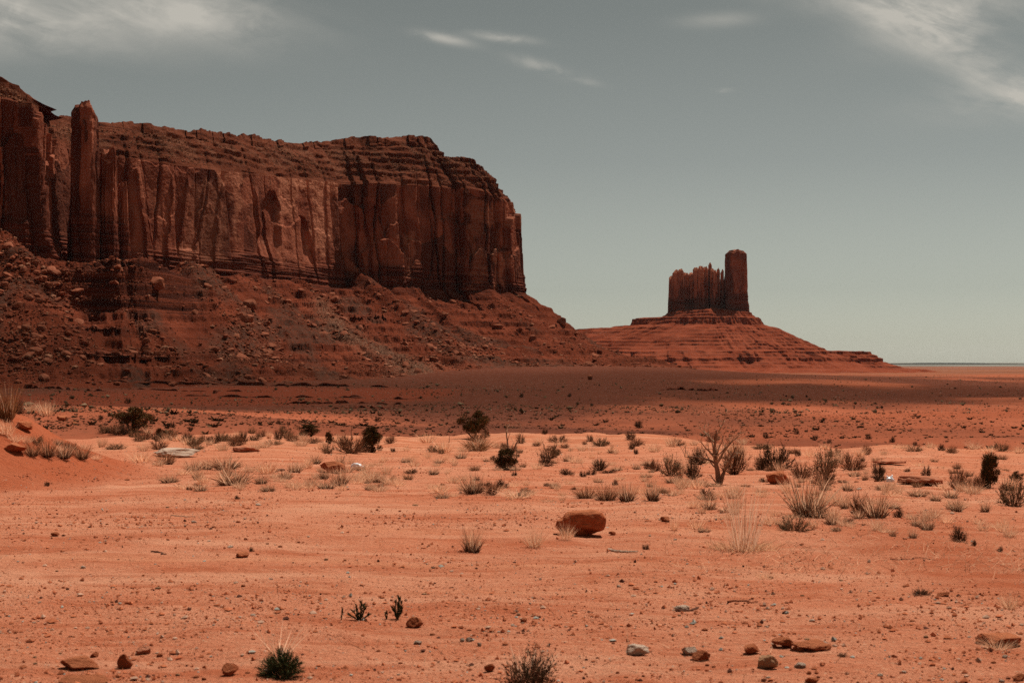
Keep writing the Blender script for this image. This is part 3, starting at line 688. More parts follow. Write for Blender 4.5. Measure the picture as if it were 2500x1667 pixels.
# ------------------------------------------------------------------ butte
def build_butte():
    X0, Y0, kx = 406.0, 3000.0, 0.864
    root = empty('sandstone_butte', (0, 0, 0)); tag(root, 'distant castle-shaped red butte with one tall spire on a layered cone', 'butte')
    LV = [(118, 40, 40, 25), (112, 104, 86, 55), (101, 116, 100, 66), (99, 128, 170, 86), (83, 138, 178, 96), (78, 160, 235, 118), (76, 170, 300, 126), (52, 222, 450, 172),
          (36, 262, 500, 205), (29, 285, 530, 225), (26, 372, 540, 300), (20, 380, 545, 312), (14, 400, 550, 330), (6, 408, 552, 340), (-6, 455, 560, 385), (-12, 520, 600, 470), (-22, 640, 700, 640)]
    LV = np.array(LV, float)
    n = 520; nr = 165
    th = np.linspace(-math.pi, math.pi, n, endpoint=False)
    lev = np.linspace(0, len(LV) - 1, nr)
    z = np.interp(lev, np.arange(len(LV)), LV[:, 0])[:, None] + np.zeros((1, n))
    Rr = np.interp(lev, np.arange(len(LV)), LV[:, 1])[:, None]; Rl = np.interp(lev, np.arange(len(LV)), LV[:, 2])[:, None]; Rf = np.interp(lev, np.arange(len(LV)), LV[:, 3])[:, None]
    cs, sn = np.cos(th)[None], np.sin(th)[None]
    f = 1 + 0.05 * fbm2(th[None] * 6 + 0 * z, z / 40, 3, 401) + 0.025 * fbm2(th[None] * 30 + 0 * z, z / 18, 3, 402)
    notch = 0.05 * np.maximum(0, fbm2(th[None] * 14 + 0 * z, z / 60, 3, 405)) * sst(110, 90, z)
    f = f - notch
    x = X0 + np.where(cs > 0, Rr, Rl) * kx * cs * f
    y = Y0 + Rf * sn * f * 1.15
    s_ = th[None] * 220
    w = z / 7.0 + 0.3 * fbm2(s_ / 200 + 0 * z, z / 60, 2, 411); fr = w - np.floor(w)
    zl = (np.floor(w) + sst(0.36, 0.64, fr) - (w - z / 7.0)) * 7.0
    w3 = z / 2.6; fr3 = w3 - np.floor(w3); zl = 0.6 * zl + 0.4 * (np.floor(w3) + sst(0.3, 0.7, fr3)) * 2.6
    amt = np.clip(0.55 + 0.8 * fbm2(s_ / 45 + 0 * z, z / 14, 3, 415), 0, 1)
    z2 = z + (zl - z) * amt + 0.9 * fbm2(s_ / 30 + 0 * z, z / 30, 3, 421) * sst(112, 90, z) + 0.8 * fbm3(x / 14, y / 14, 0, 3, 417)
    V = np.concatenate([np.stack([x, y, z2], -1).reshape(-1, 3), [[X0 + 10, Y0, 121]]])
    a = np.arange(n); tr = np.stack([a, np.full(n, n * nr), (a + 1) % n], 1)
    me = new_mesh('layered_cone', V, quads=grid_faces(nr, n, True)[:, ::-1], tris=tr[:, ::-1], attrs={'pale': np.zeros(len(V))})
    link('layered_cone', me, M['butte_talus'], root)
    P = lambda px: (px - 1250) / F * Y0
    tower('spire', P(1798), 3000, 104, 240.5, 24.5, 22, 21, M['cliff'], root, 0.90, 0.10, 150, n=110, nz=140, topdome=0.12)
    for k, (px, hw, yt, dy, dome) in enumerate([(1640, 7, 676, 6, 0.3), (1650, 9, 662, 0, 0.3), (1662, 9, 660, -3, 0.25), (1676, 7, 668, 6, 0.2), (1688, 8, 667, 9, 0.2), (1699, 8, 656, -4, 0.25), (1710, 9, 653, -6, 0.2), (1722, 7, 654, 0, 0.2),
                                                (1734, 5, 644, 4, 0.5), (1738, 7, 658, -2, 0.3), (1746, 6, 661, 2, 0.4), (1755, 4.5, 655, 6, 0.9), (1765, 5, 660, 12, 0.5)]):
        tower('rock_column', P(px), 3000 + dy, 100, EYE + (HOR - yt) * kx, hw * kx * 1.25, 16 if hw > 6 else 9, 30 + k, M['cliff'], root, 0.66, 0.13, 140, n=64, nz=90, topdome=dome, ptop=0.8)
    return root
build_butte()
# hills along the horizon, paled by haze put into their colour
def build_far():
    for name, Y, x0, x1, zt, seed in (('far_hills', 24000, 4000, 16000, 62, 5), ('far_hills', 34000, 3000, 26000, 118, 9)):
        n = 160; s = np.linspace(0, 1, n)
        x = x0 + (x1 - x0) * s
        top = (zt - 22) * (0.75 + 0.25 * fbm2(s * 7, s * 0, 4, seed)) * (1 - 0.55 * s) - 12
        prof = [(-2600, -60), (-1200, 0.15), (-300, 0.85), (0, 1.0), (900, 1.0), (2500, -60)]
        V = []
        for (dy, f) in prof:
            zz = np.full(n, -60.0) if f == -60 else -14 + (top + 14) * f
            V.append(np.stack([x, Y + dy + 500 * fbm2(s * 9, s * 0 + dy, 3, seed + 2), zz], -1))
        V = np.concatenate(V)
        me = new_mesh(name, V, quads=grid_faces(len(prof), n), attrs={'rock': np.zeros(len(V)), 'red': np.zeros(len(V)), 'plain': np.ones(len(V)), 'scrub': np.zeros(len(V)), 'far': np.ones(len(V)), 'clay': np.zeros(len(V)), 'track': np.zeros(len(V))}, smooth=True)
        o = link(name, me, M['far']); tag(o, kind='structure')
build_far()

# ------------------------------------------------------------------ where a pixel of the photograph meets the ground
bpy.context.view_layer.update()
DG = bpy.context.evaluated_depsgraph_get()
def hit(px, py):
    d = Vector(((px - 1250) / F, 1.0, (HOR - py) / F)).normalized()
    ok, loc, nrm, _i, ob, _m = scn.ray_cast(DG, Vector((0, 0, EYE)), d)
    return (loc.copy(), ob.name) if ok else (None, None)
def hit_many(n, x0, x1, y0, y1, dens=None, seed=0):
    """random ground points, even over a window of the photograph (no ray casting: walks the height function)"""
    q = np.random.default_rng(seed)
    px = x0 + (x1 - x0) * q.random(n); py = y0 + (y1 - y0) * q.random(n)
    s = (py - HOR) / F; d = EYE / s
    for _ in range(14):
        d = 0.5 * d + 0.5 * np.clip((EYE - ground_h((px - 1250) / F * d, d)) / s, 3, 2600)
    x = (px - 1250) / F * d; y = d
    z = ground_h(x, y)
    ok = np.abs((EYE - z) / d - s) < 0.15 * s
    return x[ok], y[ok], z[ok], d[ok]

# ------------------------------------------------------------------ rocks
def ico(sub):
    bm = bmesh.new(); bmesh.ops.create_icosphere(bm, subdivisions=sub, radius=1.0)
    V = np.array([v.co[:] for v in bm.verts]); T = np.array([[v.index for v in f.verts] for f in bm.faces])
    bm.free(); return V, T
ICO = {k: ico(k) for k in (1, 2, 3, 4, 5)}
def rock_shape(seed, sub=2, cuts=9, rough=0.06, flat=0.7, box=0.0):
    """an angular stone about 1 unit across, its foot at z = 0"""
    q = np.random.default_rng(seed)
    V, T = ICO[sub]; V = V.copy()
    if box:
        m = np.abs(V).max(1, keepdims=True); V = V * (1 - box) + V / m * box * 0.8
    for _ in range(cuts):
        nrm = q.normal(size=3); nrm /= np.linalg.norm(nrm); d = 0.52 + 0.3 * q.random()
        p = V @ nrm - d; V = V - np.maximum(p, 0)[:, None] * nrm[None] * 0.97
    V = V + V * (rough * fbm3(V[:, 0] * 2.2 + seed, V[:, 1] * 2.2, V[:, 2] * 2.2, 4, seed))[:, None]
    V[:, 2] *= flat
    V = V / (V.max(0) - V.min(0))[[0]].max()
    V[:, 0] -= (V[:, 0].max() + V[:, 0].min()) / 2; V[:, 1] -= (V[:, 1].max() + V[:, 1].min()) / 2
    V[:, 2] -= V[:, 2].min()
    return V, T
def stamp(protos, P, S, q, sink=0.25, colr=None, squash=None):
    """many small shapes joined into one mesh"""
    n = len(P); k = q.integers(0, len(protos), n)
    VV, TT, CC, off = [], [], [], 0
    for j, (V, T) in enumerate(protos):
        w = np.nonzero(k == j)[0]
        if not len(w): continue
        a = q.random(len(w)) * 6.283; c, s = np.cos(a), np.sin(a)
        A = V[None] * S[w][:, None, None]
        if squash is not None: A = A * np.stack([np.ones(len(w)), np.ones(len(w)), squash[w]], 1)[:, None, :]
        x = A[..., 0] * c[:, None] - A[..., 1] * s[:, None]; y = A[..., 0] * s[:, None] + A[..., 1] * c[:, None]
        z = A[..., 2] - (sink * S[w] * (V[:, 2].max()))[:, None] * (1 if squash is None else squash[w][:, None])
        B = np.stack([x + P[w, 0:1], y + P[w, 1:2], z + P[w, 2:3]], -1)
        VV.append(B.reshape(-1, 3)); TT.append((T[None] + off + (np.arange(len(w)) * len(V))[:, None, None]).reshape(-1, 3))
        if colr is not None: CC.append(np.repeat(colr[w], len(V), 0))
        off += len(w) * len(V)
    return np.concatenate(VV), np.concatenate(TT), (np.concatenate(CC) if colr is not None else None)
def octa(seed):
    q = np.random.default_rng(seed)
    V = np.array([[1, 0, 0], [-1, 0, 0], [0, 1, 0], [0, -1, 0], [0, 0, 1], [0, 0, -1]], float) * 0.5
    V = V * (0.6 + 0.8 * q.random((6, 1))) + q.normal(0, 0.08, (6, 3)); V[:, 2] *= 0.65; V[:, 2] -= V[:, 2].min()
    T = np.array([[0, 2, 4], [2, 1, 4], [1, 3, 4], [3, 0, 4], [2, 0, 5], [1, 2, 5], [3, 1, 5], [0, 3, 5]])
    return V, T
OCT = [octa(s) for s in range(10)]
SML = [rock_shape(700 + s, 1, 3, 0.15, 0.5) for s in range(12)]

def rock(px, py, w, h, label, mat='redrock', seed=1, sub=3, rz=None, name='rock', cat='rock', depth=0.8, cuts=8, rough=0.06, box=0.4, sink=0.12, group=None, shape=None):
    """a stone whose foot stands at pixel (px, py) and that shows w x h pixels"""
    loc, _ = hit(px, py)
    if loc is None: return None
    d = loc.y; W = w / F * d; Hh = h / F * d / (1 - sink) * 0.93
    V, T = rock_shape(seed, sub, cuts, rough, 0.8, box) if shape is None else shape
    V = V.copy(); V[:, 2] /= V[:, 2].max()
    V[:, 0] /= (V[:, 0].max() - V[:, 0].min()); V[:, 1] /= (V[:, 1].max() - V[:, 1].min())
    me = new_mesh(name, V, tris=T, smooth=False)
    o = link(name, me, M[mat], None, (loc.x, loc.y + W * depth * 0.42, loc.z - sink * Hh), (0, 0, (random.uniform(-0.3, 0.3) if rz is None else rz)), (W, W * depth, Hh))
    tag(o, label, cat, group)
    return o
# the big boulder on the open sand
def boulder_shape():
    V, T = ICO[5]; V = V.copy()
    m = (np.abs(V) ** 3.0).sum(1) ** (1 / 3.0); V = V / m[:, None]
    V[:, 2] *= 0.5; V[:, 1] *= 0.62
    top = V[:, 2] > 0
    V[:, 0] += 0.10 * V[:, 2]; V[:, 2] += 0.07 * V[:, 0] * top
    V[:, 2] -= 0.28 * sst(0.45, 1.05, -V[:, 0]) * sst(0, 0.5, V[:, 2])
    under = sst(-0.05, -0.35, V[:, 2] + 0.18 * V[:, 0]) * sst(-0.4, 0.35, V[:, 0])
    V[:, 1] += 0.50 * under * sst(0.3, -0.6, V[:, 1]); V[:, 0] -= 0.10 * under * sst(0.5, 1, V[:, 0])
    n = fbm3(V[:, 0] * 2, V[:, 1] * 2, V[:, 2] * 3, 4, 5); V = V * (1 + 0.085 * n)[:, None]
    V[:, 1] -= 0.07 * vn3(V[:, 0] * 1.2, V[:, 1], V[:, 2] * 7 + V[:, 0] * 2, 8) * sst(0.3, -0.4, V[:, 1])
    V[:, 2] -= V[:, 2].min(); return V, T
rock(1419, 1309, 124, 68, 'large red boulder with an undercut front alone on the open sand', 'redrock', 3, rz=0.0, name='boulder', cat='boulder', depth=0.62, sink=0.05, shape=boulder_shape())
ROCKS = [
    (1626, 1274, 28, 14, 'small rounded red stone beyond the big boulder towards the tall straw grass', 'redrock'),
    (1496, 1306, 18, 10, 'small red stone just right of the big boulder', 'redrock'),
    (1905, 1183, 62, 35, 'wedge-shaped red rock among brush right of the dead tree', 'redrock'),
    (812, 1154, 74, 30, 'dark red angular slab rock left of the white bag by the grass', 'redrock'),
    (54, 1050, 42, 24, 'dark red block set in the slope of the sand mound', 'redrock'),
    (28, 1104, 66, 25, 'broad red ledge rock at the foot of the sand mound', 'redrock'),
    (148, 1027, 28, 14, 'dark red slab on the crest of the sand mound', 'redrock'),
    (180, 1036, 14, 8, 'small dark stone below the slab on the mound crest', 'redrock'),
    (589, 1361, 40, 15, 'dark red flat stone alone on the sand left of centre', 'redrock'),
    (186, 1637, 98, 28, 'broad flat red rock in the bottom left corner of the sand', 'redrock'),
    (300, 1632, 44, 38, 'upright rounded red rock beside the broad flat rock, bottom left', 'redrock'),
    (228, 1604, 24, 14, 'small red stone behind the broad flat rock, bottom left', 'redrock'),
    (345, 1598, 38, 20, 'dusty pink low stone behind the upright rounded rock', 'slab'),
    (560, 1650, 46, 32, 'red rock left of the dark green cushion plant', 'redrock'),
    (1006, 1532, 50, 27, 'red cone-shaped stone right of the dark green sprigs', 'redrock'),
    (1018, 1573, 22, 10, 'flat white stone in the gravel below the green sprigs', 'palerock'),
    (1196, 1640, 28, 22, 'round red stone left of the bottom grass tuft', 'redrock'),
    (1279, 1519, 18, 12, 'small dark red stone above the bottom grass tuft', 'redrock'),
    (1558, 1600, 54, 26, 'pale grey angular rock at the bottom right of centre', 'palerock'),
    (1684, 1600, 40, 22, 'cream pointed rock leaning on a red stone', 'palerock'),
    (1712, 1614, 54, 28, 'red sloping stone against the cream pointed rock', 'redrock'),
    (1875, 1634, 56, 38, 'tan blocky rock with a dark underside, bottom right', 'tanrock'),
    (1836, 1597, 50, 24, 'dark red low rock behind the tan blocky rock', 'redrock'),
    (1917, 1582, 58, 27, 'rough red rock at the end of a low ledge', 'redrock'),
    (1988, 1590, 90, 22, 'long low red ledge stone right of the rough red rock', 'redrock'),
    (1957, 1630, 32, 13, 'flat pale stone right of the tan blocky rock', 'palerock'),
    (1666, 1491, 38, 15, 'pale dome-shaped stone behind a dark stick', 'palerock'),
    (2308, 1456, 34, 11, 'thin red slab standing out of the sand at the right', 'redrock'),
    (1985, 1668, 34, 16, 'red stone cut by the bottom edge below the ledge stone', 'redrock'),
    (2490, 1662, 32, 18, 'dark red stone in the bottom right corner', 'redrock'),
    (132, 1309, 20, 11, 'dark clod of earth alone on the sand far left', 'redrock'),
    (482, 1190, 22, 12, 'small wedge of red rock on the sand below the left grass', 'redrock'),
    (1145, 1566, 18, 12, 'grey-green round pebble in a pebble cluster by the bottom tuft', 'palerock'),
    (1170, 1577, 14, 10, 'grey pebble lowest of the pebble cluster', 'palerock'),
    (1129, 1566, 13, 10, 'white pebble leftmost of the pebble cluster', 'palerock'),
    (2260, 1186, 110, 26, 'low red slickrock ledge right of the far white bag', 'slab'),
    (2180, 1135, 84, 12, 'thin red rock ledge at the rim behind the far white bag', 'slab'),
    (598, 1104, 68, 16, 'smooth red slab lying among grey shrubs at the left rim', 'slab'),
    (411, 1117, 120, 24, 'pale cream slab of rock behind the left straw grass', 'palerock'),
    (2452, 1580, 100, 30, 'half-buried smooth red rock at the right edge under dry straw', 'redrock'),
    (195, 1672, 130, 9, 'flat red slab cut by the bottom edge at the left', 'redrock'),
]
for k, (px, py, w, h, lab, mt) in enumerate(ROCKS):
    flatd = 0.9 if w > 3 * h else 0.8
    rock(px, py, w, h, lab, mt, 40 + k * 3, sub=4, box=0.15 if k % 3 else 0.45, depth=flatd, cuts=9 + k % 5, rough=0.11, rz=random.uniform(-1.2, 1.2))
q = np.random.default_rng(77)
STONE_MESH = [new_mesh('stone', *(lambda vt: (vt[0], None, vt[1]))(rock_shape(900 + s, 2, 7, 0.06, 0.65, 0.3))) for s in range(6)]
for j, me in enumerate(STONE_MESH): me.materials.append(M[['redrock', 'redrock', 'slab', 'palerock', 'redrock', 'tanrock'][j]])
for k in range(110):
    px = q.uniform(10, 2490); py = 1667 - 520 * q.random() ** 1.5
    loc, _ = hit(px, py)
    if loc is None: continue
    s = q.uniform(7, 15) / F * loc.y
    j = int(q.integers(0, 6)); pale = j in (3,)
    o = link('stone', STONE_MESH[j], None, None, (loc.x, loc.y, loc.z - 0.15 * s), (0, 0, q.uniform(0, 6.28)), (s, s, s * q.uniform(0.6, 1.1)))
    nm = ['red', 'red', 'dusty pink', 'pale', 'red', 'tan'][j]
    tag(o, f'fist-sized or smaller loose {nm} stone lying in the open sand', 'stone', f'loose {nm} stones strewn over the open sand')

# gravel: far too many small stones to count
def build_gravel():
    q = np.random.default_rng(5)
    A = [hit_many(44000, -120, 2620, 1215, 1720, seed=1), hit_many(34000, -120, 2620, 1085, 1290, seed=2), hit_many(8000, -120, 2620, 1420, 1700, seed=4)]
    mx, my = -11.4 + 4.6 * q.normal(0, 0.6, 5000), 25 + 6 * q.normal(0, 0.5, 5000)
    A.append((mx, my, ground_h(mx, my), my))
    x, y, z, d = (np.concatenate([a[i] for a in A]) for i in range(4))
    dn = 0.5 + 0.5 * fbm2(x / 1.3, y / 2.2, 4, 501) + 0.3 * fbm2(x / 0.3, y / 0.4, 2, 503)
    keep = q.random(len(x)) < np.clip(dn, 0.12, 1)
    x, y, z, d = x[keep], y[keep], z[keep], d[keep]
    size = np.maximum(d * (1.3 + 1.2 * q.random(len(x))) / F, 0.007 * np.exp(q.normal(0, 0.6, len(x))))
    size = np.minimum(size, 0.05) * (0.7 + 0.8 * q.random(len(x)))
    big = q.random(len(x)) < np.clip(0.04 + 0.16 * fbm2(x / 0.7, y / 1.2, 3, 507), 0.003, 0.3); size = np.where(big, np.minimum(size * (1.8 + 1.2 * q.random(len(x))), 0.05), size)
    kind = q.random(len(x)); c = np.zeros((len(x), 3))
    c[:] = np.array([0.47, 0.145, 0.067]) * (0.75 + 0.6 * q.random((len(x), 1)))
    pale = kind > 0.83; c[pale] = np.array([0.52, 0.30, 0.20]) * (0.8 + 0.4 * q.random((pale.sum(), 1)))
    grey = kind > 0.95; c[grey] = np.array([0.36, 0.33, 0.27]) * (0.7 + 0.6 * q.random((grey.sum(), 1)))
    dk = kind < 0.05; c[dk] = np.array([0.12, 0.045, 0.03])
    V, T, C = stamp(OCT, np.stack([x, y, z], 1), size, q, 0.25, c)
    o = link('gravel', new_mesh('gravel', V, tris=T, colr=C), M['gravel']); tag(o, kind='stuff')
build_gravel()

# ------------------------------------------------------------------ boulders and rubble on the mesa's slope
def build_talus_rocks():
    q = np.random.default_rng(23)
    nr, nc = TQ.shape[:2]
    dens = np.clip(0.16 + np.minimum(Tcones / 14, 0.55) + 0.5 * fbm2(TQ[..., 0] / 30, TQ[..., 1] / 30, 3, 601), 0.03, 1.5) * (1 - 0.8 * Tbare)
    t = np.linspace(0, 1, nr)[:, None]
    dens = dens * sst(0.02, 0.08, t) * sst(0.97, 0.90, t) * (1 + 1.2 * sst(0.4, 0.9, t))
    vis = ((Tu > 0.8) & (Tu < 14.6))[None]
    dens = dens * vis + 3.0 * Tgully * vis * 0.0
    p = (dens / dens.sum()).reshape(-1)
    flat = TQ.reshape(-1, 3)
    pick = q.choice(len(flat), 24000, p=p)
    P = flat[pick] + q.normal(0, 0.4, (len(pick), 3)) * [1, 1, 0]
    S = np.clip(0.62 * (q.pareto(2.35, len(pick)) + 0.75), 0.45, 4.8)
    order = np.argsort(-S); P, S = P[order], S[order]
    # the 230 largest stand alone
    BM = []
    for s in range(8):
        V, T = rock_shape(300 + s, 2, 5, 0.05, 0.50, 0.75); me = new_mesh('boulder', V, tris=T); me.materials.append(M['boulder']); BM.append(me)
    zones = (('on the debris cone at the foot of the left buttress', 0, 420), ('on the rubble slope below the smooth middle wall', 420, 760), ('on the debris cone below the columned wall', 760, 1100), ('on the right-hand ridge of the rubble slope', 1100, 1800))
    for k in range(230):
        px = 1250 + F * P[k, 0] / P[k, 1]
        zn = next((z[0] for z in zones if z[1] <= px < z[2]), 'on the debris cone at the foot of the left buttress')
        o = link('boulder', BM[k % 8], None, None, (P[k, 0], P[k, 1], P[k, 2] - 0.20 * S[k]), (q.normal(0, 0.3), q.normal(0, 0.3), q.uniform(0, 6.28)), (S[k] * q.uniform(0.9, 1.5), S[k], S[k] * q.uniform(0.7, 1.2)))
        tag(o, f'reddish sandstone boulder lying {zn}', 'boulder', f'boulders {zn}')
    c = np.array([0.24, 0.072, 0.038]) * (0.45 + 1.0 * q.random((len(P), 1)))
    pk = q.random(len(P)) > 0.86; c[pk] = np.array([0.38, 0.165, 0.095]) * (0.7 + 0.5 * q.random((pk.sum(), 1)))
    VV, TT, CC = stamp(SML, P[230:6000], S[230:6000], q, 0.22, c[230:6000])
    Vb, Tb, Cb = stamp(OCT, P[6000:], S[6000:] * 1.15, q, 0.2, c[6000:])
    TT = np.concatenate([TT, Tb + len(VV)]); VV = np.concatenate([VV, Vb]); CC = np.concatenate([CC, Cb])
    # pale scree in the gully and on the cap
    gp = (Tgully * vis); gp = (gp / gp.sum()).reshape(-1)
    pick = q.choice(len(flat), 3200, p=gp); Pg = flat[pick] + q.normal(0, 0.5, (len(pick), 3)) * [1, 1, 0]
    Sg = 0.5 + 0.55 * q.random(len(pick)) ** 2
    cg = np.array([0.29, 0.155, 0.095]) * (0.5 + 0.7 * q.random((len(pick), 1)))
    V2, T2, C2 = stamp(OCT, Pg, Sg, q, 0.2, cg)
    cap = np.concatenate([CapP, CapZ[..., None]], -1)
    sel = cap[8:int(0.86 * len(cap))].reshape(-1, 3)
    w = np.clip(0.25 + fbm2(sel[:, 0] / 16 + sel[:, 2] / 9, sel[:, 2] / 14, 3, 611), 0.01, 1)
    ux = np.tile((Tu > 0.8) & (Tu < 14.6), int(0.86 * len(cap)) - 8); w = w * ux
    pick = q.choice(len(sel), 4200, p=w / w.sum()); Pc = sel[pick]
    Sc = 0.6 + 1.3 * q.random(len(pick)) ** 3
    cc = np.array([0.27, 0.115, 0.063]) * (0.45 + 0.9 * q.random((len(pick), 1)))
    V3, T3, C3 = stamp(OCT, Pc, Sc, q, 0.2, cc)
    n1 = len(VV); n2 = n1 + len(V2)
    me = new_mesh('rubble', np.concatenate([VV, V2, V3]), tris=np.concatenate([TT, T2 + n1, T3 + n2]), colr=np.concatenate([CC, C2, C3]))
    o = link('rubble', me, M['rubble']); tag(o, kind='stuff')
    # the boulders one can name
    for j, (px, py, w, h, lab) in enumerate([
            (597, 786, 38, 20, 'pale flat-topped boulder below the smooth middle wall'),
            (118, 702, 22, 16, 'round boulder high on the left debris cone'),
            (62, 808, 26, 18, 'large pale boulder low on the left debris cone'),
            (100, 808, 26, 17, 'large pale boulder right of its twin on the left debris cone'),
            (93, 738, 20, 12, 'flat boulder in the middle of the left debris cone'),
            (10, 702, 20, 16, 'pale block at the picture edge on the left debris cone'),
            (40, 752, 26, 18, 'dark tilted block on the left debris cone'),
            (377, 703, 42, 30, 'big dark boulder at the top of the grey debris below the buttress'),
            (610, 754, 38, 26, 'big dark boulder uphill of the pale flat-topped boulder'),
            (357, 838, 22, 15, 'pale boulder on the edge of the long lower ledge'),
            (357, 862, 22, 16, 'dark block just below the long lower ledge'),
            (474, 768, 18, 14, 'pale tilted slab amid the grey debris below the buttress'),
            (525, 960, 14, 11, 'round boulder alone on the dark beds at the slope foot'),
            (1214, 804, 27, 14, 'flat pale boulder on the right ridge of the slope'),
            (1441, 927, 13, 13, 'pale pointed boulder alone at the foot of the right slope'),
            (1370, 795, 24, 22, 'dark block on the crest of the right ridge'),
            (1085, 775, 17, 12, 'pale boulder below the columned wall'),
            (868, 668, 22, 17, 'big block at the tip of the central debris cone'),
            (816, 736, 24, 15, 'dark block on the left flank of the central debris cone'),
            (1300, 830, 22, 13, 'pale broken slab low on the right ridge')]):
        loc, ob = hit(px, py)
        if loc is None or loc.y > 1500: continue
        W = w / F * loc.y; Hh = h / F * loc.y
        V, T = rock_shape(350 + j, 2, 5, 0.05, 0.6, 0.75); V[:, 2] /= V[:, 2].max()
        me = new_mesh('boulder', V, tris=T); me.materials.append(M['boulder'])
        o = link('boulder', me, None, None, (loc.x, loc.y + W * 0.3, loc.z - 0.15 * Hh), (0, 0, q.uniform(0, 6)), (W, W * 0.9, Hh * 1.1)); tag(o, lab, 'boulder')
build_talus_rocks()

# ------------------------------------------------------------------ long dark ledges at the slope foot
def ledge(px0, px1, y0, y1, thick, label, seed, mat='ledge', steps=110):
    pts = []
    for k in range(steps):
        f = k / (steps - 1)
        loc, ob = hit(px0 + (px1 - px0) * f, y0 + (y1 - y0) * f + 1.2 * math.sin(f * 9 + seed))
        if loc is not None: pts.append(loc)
    if len(pts) < 8: return
    A = np.array([p[:] for p in pts]); A = gsm(A, 2.0)
    d = A[:, 1].mean(); H = thick / F * d
    n = len(A); s = np.arange(n)
    tap = np.minimum(1, np.minimum(s, n - 1 - s) / (n * 0.10)) ** 0.7 * np.clip(0.75 + 0.9 * fbm2(s / 5.0, s * 0.0, 3, seed + 9), 0.05, 1.25)
    rows = [(-0.9, 0.0), (-0.35, 0.10), (-0.25, 0.30), (-0.55, 0.36), (-0.30, 0.62), (-0.50, 0.68), (-0.35, 0.98), (0.3, 1.04), (3.5, 0.95), (5.0, -0.1)]
    V = []
    for j, (o, h) in enumerate(rows):
        nz = fbm2(s / 4.0, s * 0 + j * 0.37, 3, seed) * 0.35
        wob = 1 + 0.9 * vn2(s / 5.0, s * 0.0, seed + 3)
        V.append(np.stack([A[:, 0], A[:, 1] + (o + nz * 1.4) * H * wob, A[:, 2] - 0.08 * H + h * H * tap * (0.75 + 0.35 * vn2(s / 6.0, s * 0.0, seed + 5))], -1))
    me = new_mesh('rock_ledge', np.concatenate(V), quads=grid_faces(len(rows), n)[:, ::-1])
    o = link('rock_ledge', me, M[mat]); tag(o, label, 'rock ledge', 'dark rock ledges at the foot of the mesa')
for k, a in enumerate([
        (62, 268, 946, 956, 6, 'thin dark ledge low at the far left below the debris cone'),
        (218, 960, 932, 946, 9, 'longest dark ledge, uppermost along the foot of the slope'),
        (300, 640, 950, 958, 5, 'short dark ledge between the longest ledge and the next below'),
        (440, 1025, 967, 974, 7, 'dark ledge second from the top along the slope foot'),
        (700, 1008, 984, 986, 7, 'dark ledge third from the top along the slope foot'),
        (798, 982, 996, 997, 6, 'lowest short dark ledge at the slope foot'),
        (1612, 1760, 951, 954, 7, 'lone black ledge on the plain below the butte'),
        (156, 452, 866, 873, 12, 'dark ledge crossing the slope below the left buttress'),
        (132, 325, 800, 806, 8, 'dark ledge on the slope directly under the layered pedestal'),
        (855, 945, 775, 777, 11, 'short dark ledge under the columned wall')]):
    ledge(*a, seed=800 + k)

def ribbons(B, D, L, W, bend, q, segs=3, droop=0.0):
    """thin tapering blades: bases B, directions D, lengths L, widths W; returns verts, quads, tris and the blade number of every vertex"""
    n = len(B)
    D = D / np.linalg.norm(D, axis=1)[:, None]
    side = np.cross(D, q.normal(size=(n, 3))); side /= np.linalg.norm(side, axis=1)[:, None]
    bd = q.normal(size=(n, 3)); bd[:, 2] *= 0.3; bd = bd * bend[:, None]
    V = []
    for k in range(segs + 1):
        t = k / segs
        c = B + D * (L * t)[:, None] + bd * (L * t * t)[:, None]; c[:, 2] -= droop * L * t * t
        w = W * (1 - t) ** 0.7
        if k < segs:
            V.append(c - side * w[:, None] / 2); V.append(c + side * w[:, None] / 2)
        else:
            V.append(c)
    m = 2 * segs + 1
    V = np.stack(V, 1).reshape(-1, 3); base = (np.arange(n) * m)[:, None]
    Q = np.concatenate([base + np.array([[2 * k, 2 * k + 1, 2 * k + 3, 2 * k + 2]]) for k in range(segs - 1)]) if segs > 1 else None
    T = base + np.array([[2 * segs - 2, 2 * segs - 1, 2 * segs]])
    return V, Q, T, np.repeat(np.arange(n), m)
